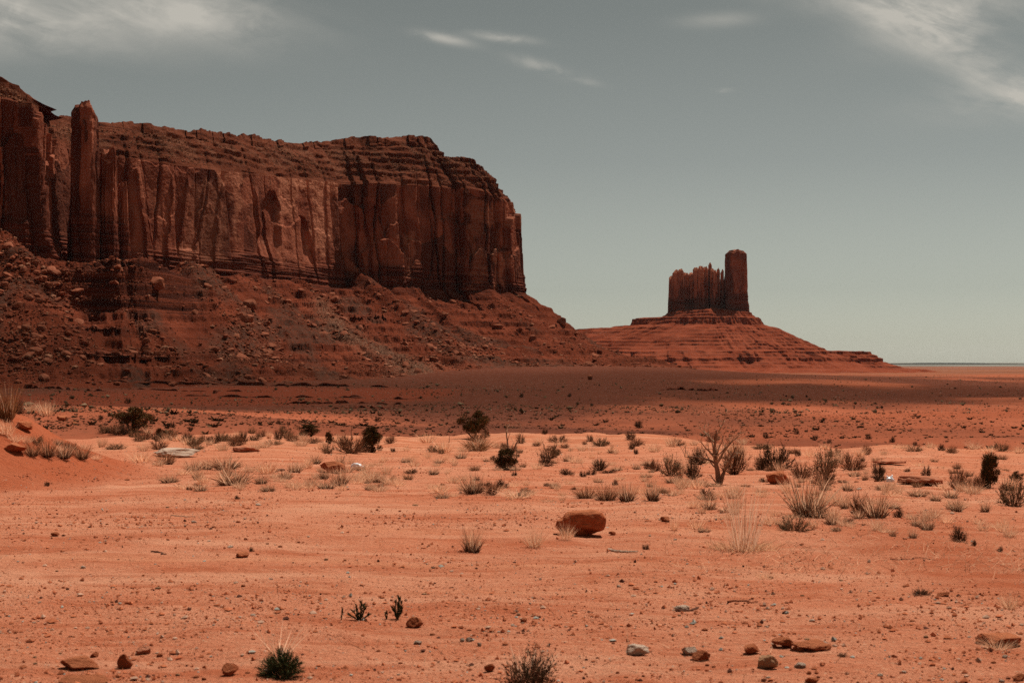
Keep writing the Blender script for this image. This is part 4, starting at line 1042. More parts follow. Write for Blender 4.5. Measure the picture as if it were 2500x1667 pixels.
# ------------------------------------------------------------------ low scrub dotted over the plain
def build_scrub():
    q = np.random.default_rng(9)
    prot = []
    for s in range(8):
        V, T = ICO[1]; V = V.copy(); V = V * (0.65 + 0.6 * np.random.default_rng(s).random((len(V), 1))); V *= 0.5; V[:, 2] = np.maximum(V[:, 2], -0.1) * 0.85; V[:, 2] -= V[:, 2].min()
        prot.append((V, T))
    prot = []
    for s in range(8):
        q2 = np.random.default_rng(100 + s); n = 16; a = q2.random(n) * 6.283
        D = np.stack([np.cos(a), np.sin(a), 0.35 + 0.9 * q2.random(n)], 1)
        V, Q, T, k = ribbons(np.stack([np.cos(a) * 0.05, np.sin(a) * 0.05, np.zeros(n)], 1), D, 0.40 + 0.25 * q2.random(n), 0.22 + 0.18 * q2.random(n), np.zeros(n), q2, 1)
        prot.append((V, T))
    lowp = []
    for s in range(8):
        V, T = octa(50 + s); lowp.append((V, T))
    A = [hit_many(32000, -150, 2650, 985, 1092, seed=11), hit_many(34000, -150, 2650, 908, 1010, seed=12)]
    B = []
    for a in A:
        x, y, z, d = a
        dn = 0.45 + 0.6 * fbm2(x / 40, y / 60, 3, 701) + 0.4 * fbm2(x / 9, y / 12, 2, 703)
        _d, _z, ins = foot_dist(x, y)
        k = (q.random(len(x)) < np.clip(dn, 0.06, 1)) & (d > 76) & (~ins) & (d < 1900)
        B.append([v[k] for v in (x, y, z, d)])
    for (xa, xb, ya, yb, n) in ((-210, 30, 84, 430, 8000), (-70, 170, 85, 430, 6500)):
        x = xa + (xb - xa) * q.random(n); y = ya + (yb - ya) * q.random(n) ** 1.3
        k = q.random(n) < np.clip(0.5 + 0.7 * fbm2(x / 35, y / 50, 3, 707) + 0.4 * fbm2(x / 8, y / 10, 2, 709), 0.08, 1)
        x, y = x[k], y[k]; z = ground_h(x, y); B[0] = [np.concatenate(p_) for p_ in zip(B[0], (x, y, z, y))]
    out = []
    for j, (x, y, z, d) in enumerate(B):
        S = np.maximum(1.6 * d / F, 0.16 * np.exp(q.normal(0.35, 0.75, len(x)))); S = np.minimum(S, 2.2)
        c = np.array([0.105, 0.060, 0.032]) * (0.45 + 0.9 * q.random((len(x), 1))); br = q.random(len(x)) > 0.7
        c[br] = np.array([0.20, 0.125, 0.072]) * (0.7 + 0.5 * q.random((br.sum(), 1)))
        out.append(stamp(prot if j == 0 else lowp, np.stack([x, y, z], 1), S, q, 0.1, c))
    # bushes along the mesa's rim
    j = int(0.93 * len(CapZ)); w = np.nonzero((Tu > 1) & (Tu < 13.5))[0]; w = q.choice(w, 90)
    R = np.stack([CapP[j, w, 0], CapP[j, w, 1], CapZ[j, w]], 1)
    out.append(stamp(prot, R, 0.9 + 1.3 * q.random(len(R)) ** 2, q, 0.1, np.tile([[0.05, 0.04, 0.022]], (len(R), 1))))
    n1 = len(out[0][0]); n2 = n1 + len(out[1][0])
    me = new_mesh('scrub', np.concatenate([o_[0] for o_ in out]), tris=np.concatenate([out[0][1], out[1][1] + n1, out[2][1] + n2]), colr=np.concatenate([o_[2] for o_ in out]))
    o = link('scrub', me, M['scrub']); tag(o, kind='stuff')
    # pale stones on the dark fan
    x, y, z, d = hit_many(9000, 350, 2500, 905, 1010, seed=15)
    _d, _z, ins = foot_dist(x, y)
    dn = np.clip(0.15 + 1.0 * fbm2(x / 60, y / 90, 3, 711), 0.02, 1) * np.exp(-_d / 260)
    k = (q.random(len(x)) < dn * 1.3) & (d > 260) & (~ins) & (d < 1700)
    x, y, z, d = x[k], y[k], z[k], d[k]
    S = np.maximum(1.3 * d / F, 0.35) * (0.7 + 0.7 * q.random(len(x)))
    c = np.array([0.40, 0.27, 0.19]) * (0.6 + 0.7 * q.random((len(x), 1)))
    V, T, C = stamp(OCT, np.stack([x, y, z], 1), S, q, 0.2, c)
    o = link('loose_rubble', new_mesh('loose_rubble', V, tris=T, colr=C), M['rubble']); tag(o, kind='stuff')
build_scrub()

# ------------------------------------------------------------------ plants
def merge(parts):
    VV, QQ, TT, CC, off = [], [], [], [], 0
    for V, Q, T, C in parts:
        VV.append(V); CC.append(C)
        if Q is not None: QQ.append(Q + off)
        if T is not None: TT.append(T + off)
        off += len(V)
    return np.concatenate(VV), (np.concatenate(QQ) if QQ else None), (np.concatenate(TT) if TT else None), np.concatenate(CC)
def cvar(c, n, q, v=0.3):
    return np.array(c)[None] * (1 - v + 2 * v * q.random((n, 1)))
def unit(V):
    w = np.percentile(np.hypot(V[:, 0], V[:, 1]), 96) * 2; h = np.percentile(V[:, 2], 97.5)
    return V * np.array([1.08 / w, 1.08 / w, 1.05 / h])
STRAW = (0.80, 0.49, 0.30); STRAW2 = (0.62, 0.31, 0.17); BROWN = (0.17, 0.072, 0.036); DARKB = (0.085, 0.038, 0.022)
SAGE = (0.17, 0.115, 0.062); DGREEN = (0.045, 0.040, 0.018); RUST = (0.21, 0.082, 0.033); ORANGE = (0.34, 0.14, 0.058)
def tuft_mesh(seed, n=150, spread=0.55, cols=((STRAW, 0.7), (STRAW2, 0.3)), width=0.02, stems=0, stemcol=DARKB, up=1.0, bend=0.18):
    """a clump of blades, one unit wide and high"""
    q = np.random.default_rng(seed); parts = []
    def blades(n, cols, lo, hi, sp, w, bd):
        a = q.random(n) * 6.283; r = np.sqrt(q.random(n))
        B = np.stack([np.cos(a) * r * 0.26, np.sin(a) * r * 0.26, np.zeros(n)], 1)
        a2 = a + q.normal(0, 0.5, n); tl = sp * r * (0.5 + q.random(n))
        D = np.stack([np.cos(a2) * tl, np.sin(a2) * tl, np.ones(n) * up], 1)
        L = lo + (hi - lo) * q.random(n)
        V, Q, T, k = ribbons(B, D, L, w * (0.6 + 0.8 * q.random(n)), bd * (0.4 + q.random(n)), q, 3, 0.08)
        pick = q.random(n); cc = np.zeros((n, 3)); acc = 0
        for c, p in cols:
            m_ = (pick >= acc) & (pick < acc + p + 1e-6); cc[m_] = cvar(c, m_.sum(), q); acc += p
        parts.append((V, Q, T, cc[k]))
    blades(n, cols, 0.45, 1.05, spread, width, bend)
    if stems: blades(stems, ((stemcol, 0.65), (BROWN, 0.35)), 0.18, 0.55, spread * 1.5, width * 1.5, 0.35)
    V, Q, T, C = merge(parts); V[:, 2] = np.maximum(V[:, 2], -0.02); V = unit(V)
    return new_mesh('blades', V, Q, T, C)
def brush_mesh(seed, n=70, forks=7, cols=((BROWN, 0.6), (DARKB, 0.2), (STRAW2, 0.2)), width=0.016, leaf=0, leafcol=SAGE, flat=1.0):
    """a round twiggy bush"""
    q = np.random.default_rng(seed); parts = []
    a = q.random(n) * 6.283; el = np.arccos(q.random(n) * 0.95)
    D = np.stack([np.cos(a) * np.sin(el), np.sin(a) * np.sin(el), np.cos(el) * 1.15 + 0.12], 1)
    B = np.stack([np.cos(a) * 0.07, np.sin(a) * 0.07, np.zeros(n)], 1)
    L = 0.34 + 0.16 * q.random(n)
    bendv = 0.25 * q.random(n)
    V, Q, T, k = ribbons(B, D, L, np.full(n, width * 1.5), bendv, q, 3)
    cc = cvar(cols[0][0], n, q); parts.append((V, Q, T, cc[k]))
    m = n * forks; par = np.repeat(np.arange(n), forks); t = 0.35 + 0.65 * q.random(m)
    Dn = D / np.linalg.norm(D, axis=1)[:, None]
    B2 = B[par] + Dn[par] * (L[par] * t)[:, None]
    D2 = Dn[par] + q.normal(0, 0.55, (m, 3)); D2[:, 2] += 0.35
    L2 = 0.12 + 0.16 * q.random(m)
    V, Q, T, k = ribbons(B2, D2, L2, np.full(m, width), 0.3 * q.random(m), q, 2)
    pick = q.random(m); c2 = np.zeros((m, 3)); acc = 0
    for c, p in cols:
        s = (pick >= acc) & (pick < acc + p + 1e-6); c2[s] = cvar(c, s.sum(), q); acc += p
    parts.append((V, Q, T, c2[k]))
    if leaf:
        j = q.integers(0, m, leaf); P = B2[j] + (D2[j] / np.linalg.norm(D2[j], axis=1)[:, None]) * (L2[j] * q.random(leaf))[:, None]
        V, Q, T, k = ribbons(P, q.normal(size=(leaf, 3)) + [0, 0, 0.6], 0.03 + 0.03 * q.random(leaf), np.full(leaf, 0.022), np.zeros(leaf), q, 1)
        parts.append((V, None, T, cvar(leafcol, leaf, q, 0.45)[k]))
    V, Q, T, C = merge(parts); V[:, 2] = np.maximum(V[:, 2] * 1.55 * flat, -0.02); V = unit(V)
    return new_mesh('twigs', V, Q, T, C)
def tube(path, rad, n=6):
    """a bent tapering tube along points"""
    P = np.asarray(path, float); R = np.asarray(rad, float); V = []
    tg = np.gradient(P, axis=0); tg /= np.linalg.norm(tg, axis=1)[:, None] + 1e-9
    up = np.array([0.31, 0.17, 0.93])
    for p, r, d in zip(P, R, tg):
        a = np.cross(d, up); a /= np.linalg.norm(a) + 1e-9; b = np.cross(d, a)
        th = np.linspace(0, 2 * math.pi, n, endpoint=False)
        V.append(p + r * (np.cos(th)[:, None] * a + np.sin(th)[:, None] * b))
    V = np.concatenate(V + [P[-1:]])
    Q = grid_faces(len(P), n, True); e = (len(P) - 1) * n; k = np.arange(n)
    T = np.stack([e + k, e + (k + 1) % n, np.full(n, len(V) - 1)], 1)
    return V, Q, T
def wander(p, d, L, q, k=6, wob=0.18, up=0.06):
    p = np.array(p, float); d = np.array(d, float); d /= np.linalg.norm(d); out = [p.copy()]
    for _ in range(k - 1):
        d = d + q.normal(0, wob, 3); d[2] += up; d /= np.linalg.norm(d); p = p + d * L / (k - 1); out.append(p.copy())
    return np.array(out), d
def juniper_meshes(seed, clumps=18, per=170, lower=0.08, cols=((DGREEN, 0.62), (RUST, 0.26), ((0.10, 0.085, 0.03), 0.12)), shape='dome', stems=4):
    q = np.random.default_rng(seed)
    bark = []; cen = []
    for s in range(stems):
        a = q.random() * 6.283
        p, d = wander((0.05 * math.cos(a), 0.05 * math.sin(a), -0.03), (0.6 * math.cos(a), 0.6 * math.sin(a), 1.0), 0.8, q, 7, 0.22)
        V, Q, T = tube(p, np.linspace(0.035, 0.009, len(p))); bark.append((V, Q, T, cvar((0.20, 0.12, 0.08), len(V), q)))
        for _ in range(3):
            k = q.integers(2, 6); a = q.random() * 6.283
            p2, _d = wander(p[k], (math.cos(a), math.sin(a), 0.55), 0.32, q, 5, 0.25)
            V, Q, T = tube(p2, np.linspace(0.016, 0.005, len(p2)), 5); bark.append((V, Q, T, cvar((0.20, 0.12, 0.08), len(V), q)))
            cen.append(p2[-1])
        cen.append(p[-1]); cen.append(p[4])
    while len(cen) < clumps * 2 + stems * 5:
        a = q.random() * 6.283; r = math.sqrt(q.random()) * 0.42; h = lower + (0.92 - lower) * q.random() ** 0.8
        r *= (1.15 - h * 0.75) if shape == 'dome' else (0.9 - abs(h - 0.45) * 0.7)
        cen.append(np.array([math.cos(a) * r, math.sin(a) * r, h]))
    parts = []
    for c in cen:
        if c[2] < 0.08: continue
        rr = 0.10 + 0.08 * q.random(); n = int(per * 1.5 * (0.6 + 0.8 * q.random()))
        P = q.normal(size=(n, 3)); P /= np.linalg.norm(P, axis=1)[:, None]; P = P * (rr * q.random(n) ** 0.45)[:, None]; P[:, 2] *= 0.85
        D = P + q.normal(0, 0.05, (n, 3)) + [0, 0, 0.05]
        V, Q, T, k = ribbons(c[None] + P, D, 0.035 + 0.035 * q.random(n), np.full(n, 0.020), np.zeros(n), q, 1)
        pick = q.random(n); sh = q.random(); cc = np.zeros((n, 3)); acc = 0
        for cl, p in cols:
            pp = p * (1.5 if (cl == RUST and sh > 0.7) else 1.0)
            s = (pick >= acc) & (pick < acc + pp + 1e-6); cc[s] = cvar(cl, s.sum(), q, 0.4); acc += pp
        cc[cc.sum(1) == 0] = DGREEN
        parts.append((V, None, T, cc[k]))
    V, Q, T, C = merge(parts)
    ex = max(V[:, 0].max() - V[:, 0].min(), V[:, 1].max() - V[:, 1].min()); zm = V[:, 2].max()
    sc = np.array([1 / ex, 1 / ex, 1 / zm])
    crown = new_mesh('crown', V * sc, Q, T, C)
    V, Q, T, C = merge(bark); trunk = new_mesh('trunk', V * sc, Q, T, C)
    crown.materials.append(M['leaf']); trunk.materials.append(M['bark'])
    return crown, trunk
def place(px, py, w, h):
    loc, _ = hit(px, py)
    if loc is None: return None
    return loc, w / F * loc.y, h / F * loc.y
PROTO = {}
PROTO['straw'] = [tuft_mesh(s, 170, 0.65) for s in range(3)]
PROTO['straw_low'] = [tuft_mesh(10 + s, 190, 1.5, width=0.018) for s in range(3)]
PROTO['mixed'] = [tuft_mesh(20 + s, 150, 0.75, ((STRAW, 0.45), (STRAW2, 0.35), (BROWN, 0.2)), stems=170) for s in range(4)]
PROTO['brown'] = [tuft_mesh(30 + s, 190, 0.7, ((STRAW2, 0.35), (BROWN, 0.4), (RUST, 0.25)), stems=120) for s in range(3)]
PROTO['rust'] = [tuft_mesh(35 + s, 240, 0.8, ((RUST, 0.5), (ORANGE, 0.35), (STRAW, 0.15)), stems=60, stemcol=RUST) for s in range(2)]
PROTO['brush'] = [brush_mesh(40 + s) for s in range(4)]
PROTO['sage'] = [brush_mesh(50 + s, 55, 6, ((BROWN, 0.4), (SAGE, 0.4), (STRAW2, 0.2)), leaf=700) for s in range(4)]
PROTO['dark'] = [brush_mesh(60 + s, 60, 7, ((DARKB, 0.7), (BROWN, 0.3)), leaf=900, leafcol=(0.075, 0.05, 0.026)) for s in range(4)]
for k, ms in PROTO.items():
    for me in ms: me.materials.append(M['blade'] if k in ('straw', 'straw_low', 'mixed', 'brown', 'rust') else M['twig'])
KINDNAME = {'straw': 'grass_tuft', 'straw_low': 'grass_tuft', 'mixed': 'grass_tuft', 'brown': 'grass_tuft', 'rust': 'grass_tuft', 'brush': 'bush', 'sage': 'shrub', 'dark': 'bush'}
KINDCAT = {'grass_tuft': 'grass tuft', 'bush': 'bush', 'shrub': 'shrub'}
_pk = [0]
def plant(kind, px, py, w, h, label, group=None, dep=None):
    r = place(px, py, w, h)
    if r is None: return
    loc, W, Hh = r; _pk[0] += 1; q = np.random.default_rng(_pk[0])
    ms = PROTO[kind]; me = ms[_pk[0] % len(ms)]; nm = KINDNAME[kind]
    o = link(nm, me, None, None, (loc.x, loc.y + W * 0.12, loc.z - 0.01), (0, 0, q.uniform(0, 6.28)), (W, W, Hh))
    tag(o, label, KINDCAT[nm], group)
JUN = [juniper_meshes(3), juniper_meshes(5, 12, 150), juniper_meshes(8, 16, 170, shape='tall'), juniper_meshes(9, 10, 160, 0.1)]
JUNB = [juniper_meshes(13, 16, 170, cols=((DGREEN, 0.4), (RUST, 0.3), ((0.20, 0.13, 0.05), 0.3)), stems=6)]
def juniper(px, py, w, h, label, v=0, protos=None):
    r = place(px, py, w, h)
    if r is None: return
    loc, W, Hh = r
    root = empty('juniper_bush', (loc.x, loc.y + W * 0.2, loc.z - 0.02), random.uniform(0, 6.28), (W, W, Hh)); tag(root, label, 'juniper')
    cr, tr = (protos or JUN)[v]
    link('crown', cr, None, root); link('trunk', tr, None, root)
    return root
juniper(318, 1056, 110, 66, 'widest dark juniper bush at the left rim of the flat', 0, JUNB)
juniper(752, 1066, 74, 34, 'low dark juniper bush at the rim left of the brown brush', 1)
juniper(801, 1084, 26, 34, 'narrow dark juniper at the right end of the low juniper', 2)
juniper(903, 1104, 66, 66, 'dark juniper with pale stems right of the brown brush', 0)
juniper(1160, 1074, 104, 76, 'tallest spreading juniper on the rim near the middle', 3)
juniper(1236, 1148, 92, 60, 'dark juniper with bare snags standing out of its top', 1)
juniper(2420, 1192, 80, 94, 'tall dark green juniper at the right rim', 2)
juniper(2484, 1178, 40, 32, 'small dark juniper at the right picture edge', 3)
juniper(388, 1064, 22, 22, 'small juniper seedling right of the widest juniper', 2)

def snag(px, py, hpx, label, seed, stems, name='dead_tree', colr=(0.23, 0.13, 0.085), twig=(0.40, 0.24, 0.15), thick=1.0):
    """a bare dead tree: stems given as (start height, direction, length, radius, twigs)"""
    loc, _ = hit(px, py)
    if loc is None: return
    H = hpx / F * loc.y; q = np.random.default_rng(seed)
    root = empty(name, (loc.x, loc.y, loc.z - 0.02), 0, (H, H, H)); tag(root, label, 'dead tree')
    main = None
    for k, (z0, d, L, r, nt) in enumerate(stems):
        p0 = (0, 0, 0) if main is None else main[int(z0 * (len(main) - 1))]
        p, dd = wander(p0, d, L, q, 9, 0.13, 0.02)
        parts = []
        V, Q, T = tube(p, np.linspace(r, r * 0.22, len(p)) * thick, 7); parts.append((V, Q, T, cvar(colr, len(V), q, 0.35)))
        if main is None: main = p
        def sub(pp, d0, L0, r0, lev):
            for _ in range(nt if lev == 0 else 2):
                j = q.integers(3, len(pp)) if lev == 0 else q.integers(2, len(pp))
                nd = np.array(d0) / np.linalg.norm(d0) + q.normal(0, 0.65, 3); nd[2] += 0.25
                p2, d2 = wander(pp[j], nd, L0 * q.uniform(0.5, 1.0), q, 5, 0.22, 0.02)
                V, Q, T = tube(p2, np.linspace(r0, r0 * 0.35, len(p2)) * thick, 4); parts.append((V, Q, T, cvar(twig, len(V), q, 0.35)))
                if lev < 2: sub(p2, nd, L0 * 0.62, r0 * 0.6, lev + 1)
        sub(p, d, L * 0.42, r * 0.30, 0)
        V, Q, T, C = merge(parts)
        me = new_mesh('trunk' if k == 0 else 'branch', V, Q, T, C)
        link('trunk' if k == 0 else 'branch', me, M['bark'], root)
snag(1757, 1181, 142, 'bare dead tree with twisted branches standing on the rim', 4,
     [(0, (-0.17, 0.05, 1.0), 1.0, 0.050, 7), (0.03, (0.12, 0.1, 1.0), 0.72, 0.040, 7), (0.45, (-0.75, 0.1, 0.62), 0.56, 0.022, 6), (0.5, (-0.62, -0.2, 0.9), 0.40, 0.018, 5),
      (0.42, (0.6, 0.2, 0.75), 0.58, 0.024, 7), (0.1, (-0.75, -0.2, 0.75), 0.24, 0.020, 2), (0.6, (0.35, -0.3, 0.8), 0.42, 0.014, 8), (0.3, (-0.3, 0.3, 0.9), 0.5, 0.014, 8), (0.55, (0.8, 0, 0.6), 0.4, 0.012, 8)], thick=1.05)
snag(1247, 1140, 100, 'pair of bare grey snags rising out of the juniper near the middle', 9,
     [(0, (-0.06, 0, 1.0), 0.95, 0.042, 3), (0.15, (0.45, 0.1, 1.0), 0.85, 0.022, 4), (0.35, (0.5, -0.1, 0.8), 0.5, 0.016, 4)])
snag(1096, 1080, 20, 'tiny bare stump stick left of the spreading juniper', 12, [(0, (0.05, 0, 1), 1.0, 0.06, 2)])
snag(860, 1072, 34, 'bare pale stick standing in brush left of the stemmed juniper', 15, [(0, (0.1, 0, 1), 1.0, 0.05, 4)])

PL = [
    ('brush', 856, 1107, 88, 42, 'wide reddish brown brush between two dark junipers'),
    ('sage', 800, 1107, 36, 24, 'pale twiggy shrub at the left end of the brown brush'),
    ('rust', 1165, 1101, 84, 30, 'rust orange grass under the tallest spreading juniper'),
    ('straw', 1085, 1105, 56, 32, 'pale grass tuft left of the rust orange grass'),
    ('dark', 1333, 1138, 36, 28, 'round dark bush right of the snag juniper'),
    ('sage', 1341, 1119, 52, 34, 'spiky grey shrub just behind the round dark bush'),
    ('dark', 1462, 1149, 40, 28, 'small dark bush alone on the slickrock'),
    ('brush', 1600, 1150, 26, 28, 'small brush left end of the clump before the dead tree'),
    ('sage', 1637, 1162, 54, 48, 'grey bush left of the dead tree'),
    ('straw', 1662, 1161, 40, 44, 'bright straw tuft between two bushes left of the dead tree'),
    ('dark', 1694, 1170, 42, 42, 'dark brown bush right beside the straw tuft, before the dead tree'),
    ('dark', 1706, 1134, 50, 36, 'dark bush behind the left branches of the dead tree'),
    ('brush', 1794, 1158, 70, 64, 'large brown brush behind the right side of the dead tree'),
    ('straw', 1800, 1122, 52, 50, 'tall pale grass rising behind the dead tree'),
    ('straw_low', 1686, 1190, 54, 20, 'low straw grass at the left foot of the dead tree'),
    ('brush', 1858, 1146, 40, 30, 'small brown brush left of the broad dark brush at the rim'),
    ('dark', 1895, 1147, 84, 54, 'broad dark brush at the rim above the wedge rock'),
    ('straw', 1905, 1152, 34, 28, 'straw tuft in front of the broad dark brush'),
    ('dark', 1949, 1113, 16, 16, 'tiny dark shrub on the rim right of the broad dark brush'),
    ('brush', 1957, 1169, 52, 40, 'brown brush right of the wedge rock'),
    ('sage', 2015, 1157, 66, 54, 'tall grey brush in the thicket right of the wedge rock'),
    ('brush', 2012, 1185, 64, 42, 'brown brush in front of the tall grey brush'),
    ('straw', 2050, 1130, 40, 34, 'pale grass between the tall grey brush and the rim brush'),
    ('brush', 2083, 1148, 64, 40, 'reddish brush at the rim left of the far white bag'),
    ('dark', 2145, 1169, 36, 36, 'dark upright brush beside the far white bag'),
    ('straw_low', 2178, 1186, 34, 14, 'low grass just below the far white bag'),
    ('brown', 2112, 1172, 22, 16, 'small brown tuft left of the far white bag'),
    ('dark', 2262, 1164, 22, 26, 'small dark plant on the slickrock right of the far white bag'),
    ('brush', 2340, 1194, 44, 48, 'brown brush left of the tall green juniper'),
    ('brush', 2382, 1196, 48, 34, 'reddish brush at the foot of the tall green juniper'),
    ('sage', 2475, 1236, 74, 62, 'large straw-grey bush at the right picture edge'),
    ('mixed', 1975, 1260, 120, 92, 'big straw-topped clump with dark stems right of the tall straw grass'),
    ('straw_low', 2050, 1235, 70, 44, 'spreading straw grass right of the big straw-topped clump'),
    ('brush', 2100, 1259, 48, 54, 'dark brown clump left part of the double bush'),
    ('mixed', 2142, 1264, 76, 54, 'straw and dark stems right part of the double bush'),
    ('dark', 2196, 1263, 28, 22, 'small dark tuft at the right end of the double bush'),
    ('dark', 2073, 1278, 32, 15, 'low dark tuft below the double bush'),
    ('mixed', 2265, 1294, 42, 32, 'brown tuft with straw arch in the right of the sand'),
    ('straw_low', 2312, 1277, 48, 24, 'straw tuft arching over the ground at the right'),
    ('dark', 2340, 1321, 42, 34, 'spiky dark plant lowest at the right of the sand'),
    ('mixed', 2230, 1313, 28, 24, 'small dark tuft left of the spiky dark plant'),
    ('brown', 2180, 1309, 24, 16, 'small brown tuft farthest left of the right-hand small tufts'),
    ('dark', 2378, 1333, 13, 18, 'tiny dark upright plant right of the spiky dark plant'),
    ('dark', 2443, 1346, 16, 13, 'tiny black-green tuft near the right picture edge'),
    ('straw_low', 2466, 1311, 46, 34, 'straw tuft with dark foot at the right picture edge'),
    ('sage', 1943, 1297, 86, 34, 'low wiry grey clump right of the tall straw grass'),
    ('mixed', 1595, 1223, 44, 48, 'upright tuft with pale top and dark foot, end of the grass row'),
    ('brown', 1432, 1216, 74, 30, 'thin brown grass at the left of the grass row'),
    ('brown', 1484, 1221, 64, 40, 'brown grass in the middle of the grass row'),
    ('mixed', 1532, 1223, 60, 44, 'dark-stemmed grass at the right of the grass row'),
    ('mixed', 1153, 1348, 62, 60, 'round tuft alone on the sand left of the big boulder'),
    ('straw_low', 1304, 1336, 70, 48, 'curly straw tuft just left of the big boulder'),
    ('straw_low', 1383, 1318, 56, 42, 'straw tuft growing against the foot of the big boulder'),
    ('mixed', 1155, 1204, 74, 44, 'dense dark-footed grass clump in the middle of the flat'),
    ('brush', 1200, 1208, 44, 30, 'brown tuft right of the dense dark-footed grass'),
    ('dark', 1222, 1191, 38, 20, 'low dark shrub behind the dense dark-footed grass'),
    ('straw_low', 1262, 1216, 110, 26, 'wide patch of short pale grass in the middle of the flat'),
    ('straw_low', 1075, 1203, 60, 24, 'short pale grass left of the dense dark-footed grass'),
    ('brown', 75, 1113, 50, 32, 'brown grass leftmost along the foot of the mound'),
    ('brown', 112, 1116, 60, 42, 'tall brown grass second from the left below the mound'),
    ('mixed', 152, 1119, 60, 40, 'brown grass in the middle of the row below the mound'),
    ('brown', 195, 1120, 56, 34, 'brown grass right end of the row below the mound'),
    ('straw_low', 232, 1122, 40, 18, 'sparse straw grass right of the row below the mound'),
    ('straw', 342, 1129, 74, 28, 'pale straw tuft in front of the cream slab'),
    ('brown', 405, 1133, 58, 30, 'dense brown tuft right of the pale straw, by the cream slab'),
    ('mixed', 550, 1146, 88, 32, 'dark grass with crossing straws left of centre'),
    ('mixed', 568, 1184, 108, 36, 'wide dark straw clump nearest of the left grass patch'),
    ('straw', 652, 1157, 62, 34, 'pale tuft right of the dark crossing straws'),
    ('straw_low', 446, 1160, 56, 22, 'sparse straw at the left of the left grass patch'),
    ('straw_low', 720, 1190, 60, 20, 'sparse straw at the right of the left grass patch'),
    ('mixed', 757, 1188, 40, 24, 'small tuft left of the dark tuft by the slab rock'),
    ('mixed', 828, 1186, 54, 46, 'dark tuft in front of the angular slab rock'),
    ('straw_low', 900, 1176, 90, 30, 'straw patch right of the dark tuft by the slab rock'),
    ('straw_low', 925, 1200, 70, 22, 'lower straw patch right of the dark tuft by the slab rock'),
    ('brown', 880, 1149, 38, 14, 'brown tuft growing over the right end of the near white bag'),
    ('rust', 12, 1024, 74, 86, 'tall rust bush with straw stalks on top of the mound'),
    ('dark', 43, 1010, 30, 30, 'round dark bush on the mound crest'),
    ('straw', 76, 1008, 40, 30, 'pale grass left of two on the mound crest'),
    ('straw', 112, 1015, 56, 36, 'pale grass right of two on the mound crest'),
    ('straw', 14, 1062, 54, 40, 'pale tuft at the picture edge on the mound slope'),
    ('mixed', 140, 1085, 30, 14, 'small sparse tuft on the mound slope'),
    ('dark', 1577, 1341, 20, 14, 'tiny dark green tuft right of the big boulder on open sand'),
    ('dark', 614, 1346, 14, 12, 'tiny dark shrub behind the dark red flat stone'),
    ('dark', 578, 1218, 15, 10, 'tiny dark tuft alone on the open sand left of centre'),
    ('dark', 114, 1186, 14, 11, 'tiny dark tuft alone on the open sand far left'),
    ('straw_low', 1872, 1412, 62, 18, 'flattened dead straw on the sand right of centre'),
    ('dark', 2248, 1452, 46, 16, 'dark flattened twig plant on the sand at the right'),
    ('straw_low', 2466, 1487, 56, 42, 'straw tuft near the right edge above the buried rock'),
    ('straw_low', 2440, 1586, 110, 34, 'dry straw lying along the half-buried rock'),
    ('dark', 1292, 1690, 120, 92, 'grass tuft with dark base cut by the bottom edge'),
    ('dark', 2059, 1602, 30, 11, 'small dark twig tuft below the long ledge stone'),
    ('dark', 462, 1196, 16, 9, 'tiny low tuft behind the small wedge of red rock'),
]
for a in PL: plant(*a)
q = np.random.default_rng(31)
# grey shrubs strung along the left rim, and small tufts everywhere on the flat
for k in range(34):
    px = 240 + 500 * (k + q.random()) / 34; py = 1063 + 20 * q.random() + 8 * math.sin(px / 60)
    plant(['sage', 'sage', 'brush', 'straw', 'dark'][k % 5], px, py, q.uniform(22, 40), q.uniform(14, 24), ['grey shrub', 'grey shrub', 'small brown bush', 'pale grass tuft', 'dark shrub'][k % 5] + ' in the long row along the left rim of the flat', 'shrub row along the left rim')
for k in range(26):
    px = q.uniform(930, 1560); py = q.uniform(1085, 1110)
    plant(['sage', 'straw', 'brush', 'dark'][k % 4], px, py, q.uniform(12, 26), q.uniform(8, 16), ['grey shrub', 'pale tuft', 'brown bush', 'dark shrub'][k % 4] + ' among small plants along the middle rim', 'small plants along the middle rim')
for k in range(100):
    px = q.uniform(900, 2480); py = q.uniform(1120, 1215)
    plant(['brown', 'straw_low', 'mixed', 'dark'][k % 4], px, py, q.uniform(14, 44), q.uniform(7, 18), ['small brown tuft', 'small straw tuft', 'small dark-footed tuft', 'small dark shrub'][k % 4] + ' scattered on the sand and slickrock', 'small tufts scattered behind the open sand')
for k in range(80):
    px = q.uniform(1640, 2490); py = q.uniform(1190, 1300)
    plant(['straw_low', 'straw', 'mixed', 'straw_low'][k % 4], px, py, q.uniform(26, 64), q.uniform(14, 32), ['sparse straw tuft', 'upright straw tuft', 'dark-footed straw tuft', 'sparse straw tuft'][k % 4] + ' scattered between the right-hand bushes', 'straw tufts between the right-hand bushes')
for k in range(60):
    px = q.uniform(380, 980); py = q.uniform(1130, 1200)
    plant(['straw_low', 'straw', 'mixed'][k % 3], px, py, q.uniform(26, 60), q.uniform(12, 26), ['sparse straw tuft', 'upright straw tuft', 'dark-footed straw tuft'][k % 3] + ' scattered through the left grass patch', 'straw tufts of the left grass patch')
for k in range(64):
    px = 2500 * (k + q.random()) / 64; py = 1078 + 26 * q.random() + (14 if px > 1900 else 0)
    plant(['straw_low', 'straw', 'sage', 'straw_low', 'brush'][k % 5], px, py, q.uniform(24, 56), q.uniform(12, 26), ['low straw tuft', 'upright straw tuft', 'pale grey shrub', 'low straw tuft', 'brown twiggy bush'][k % 5] + ' growing right on the rim of the flat', 'plants growing on the rim')
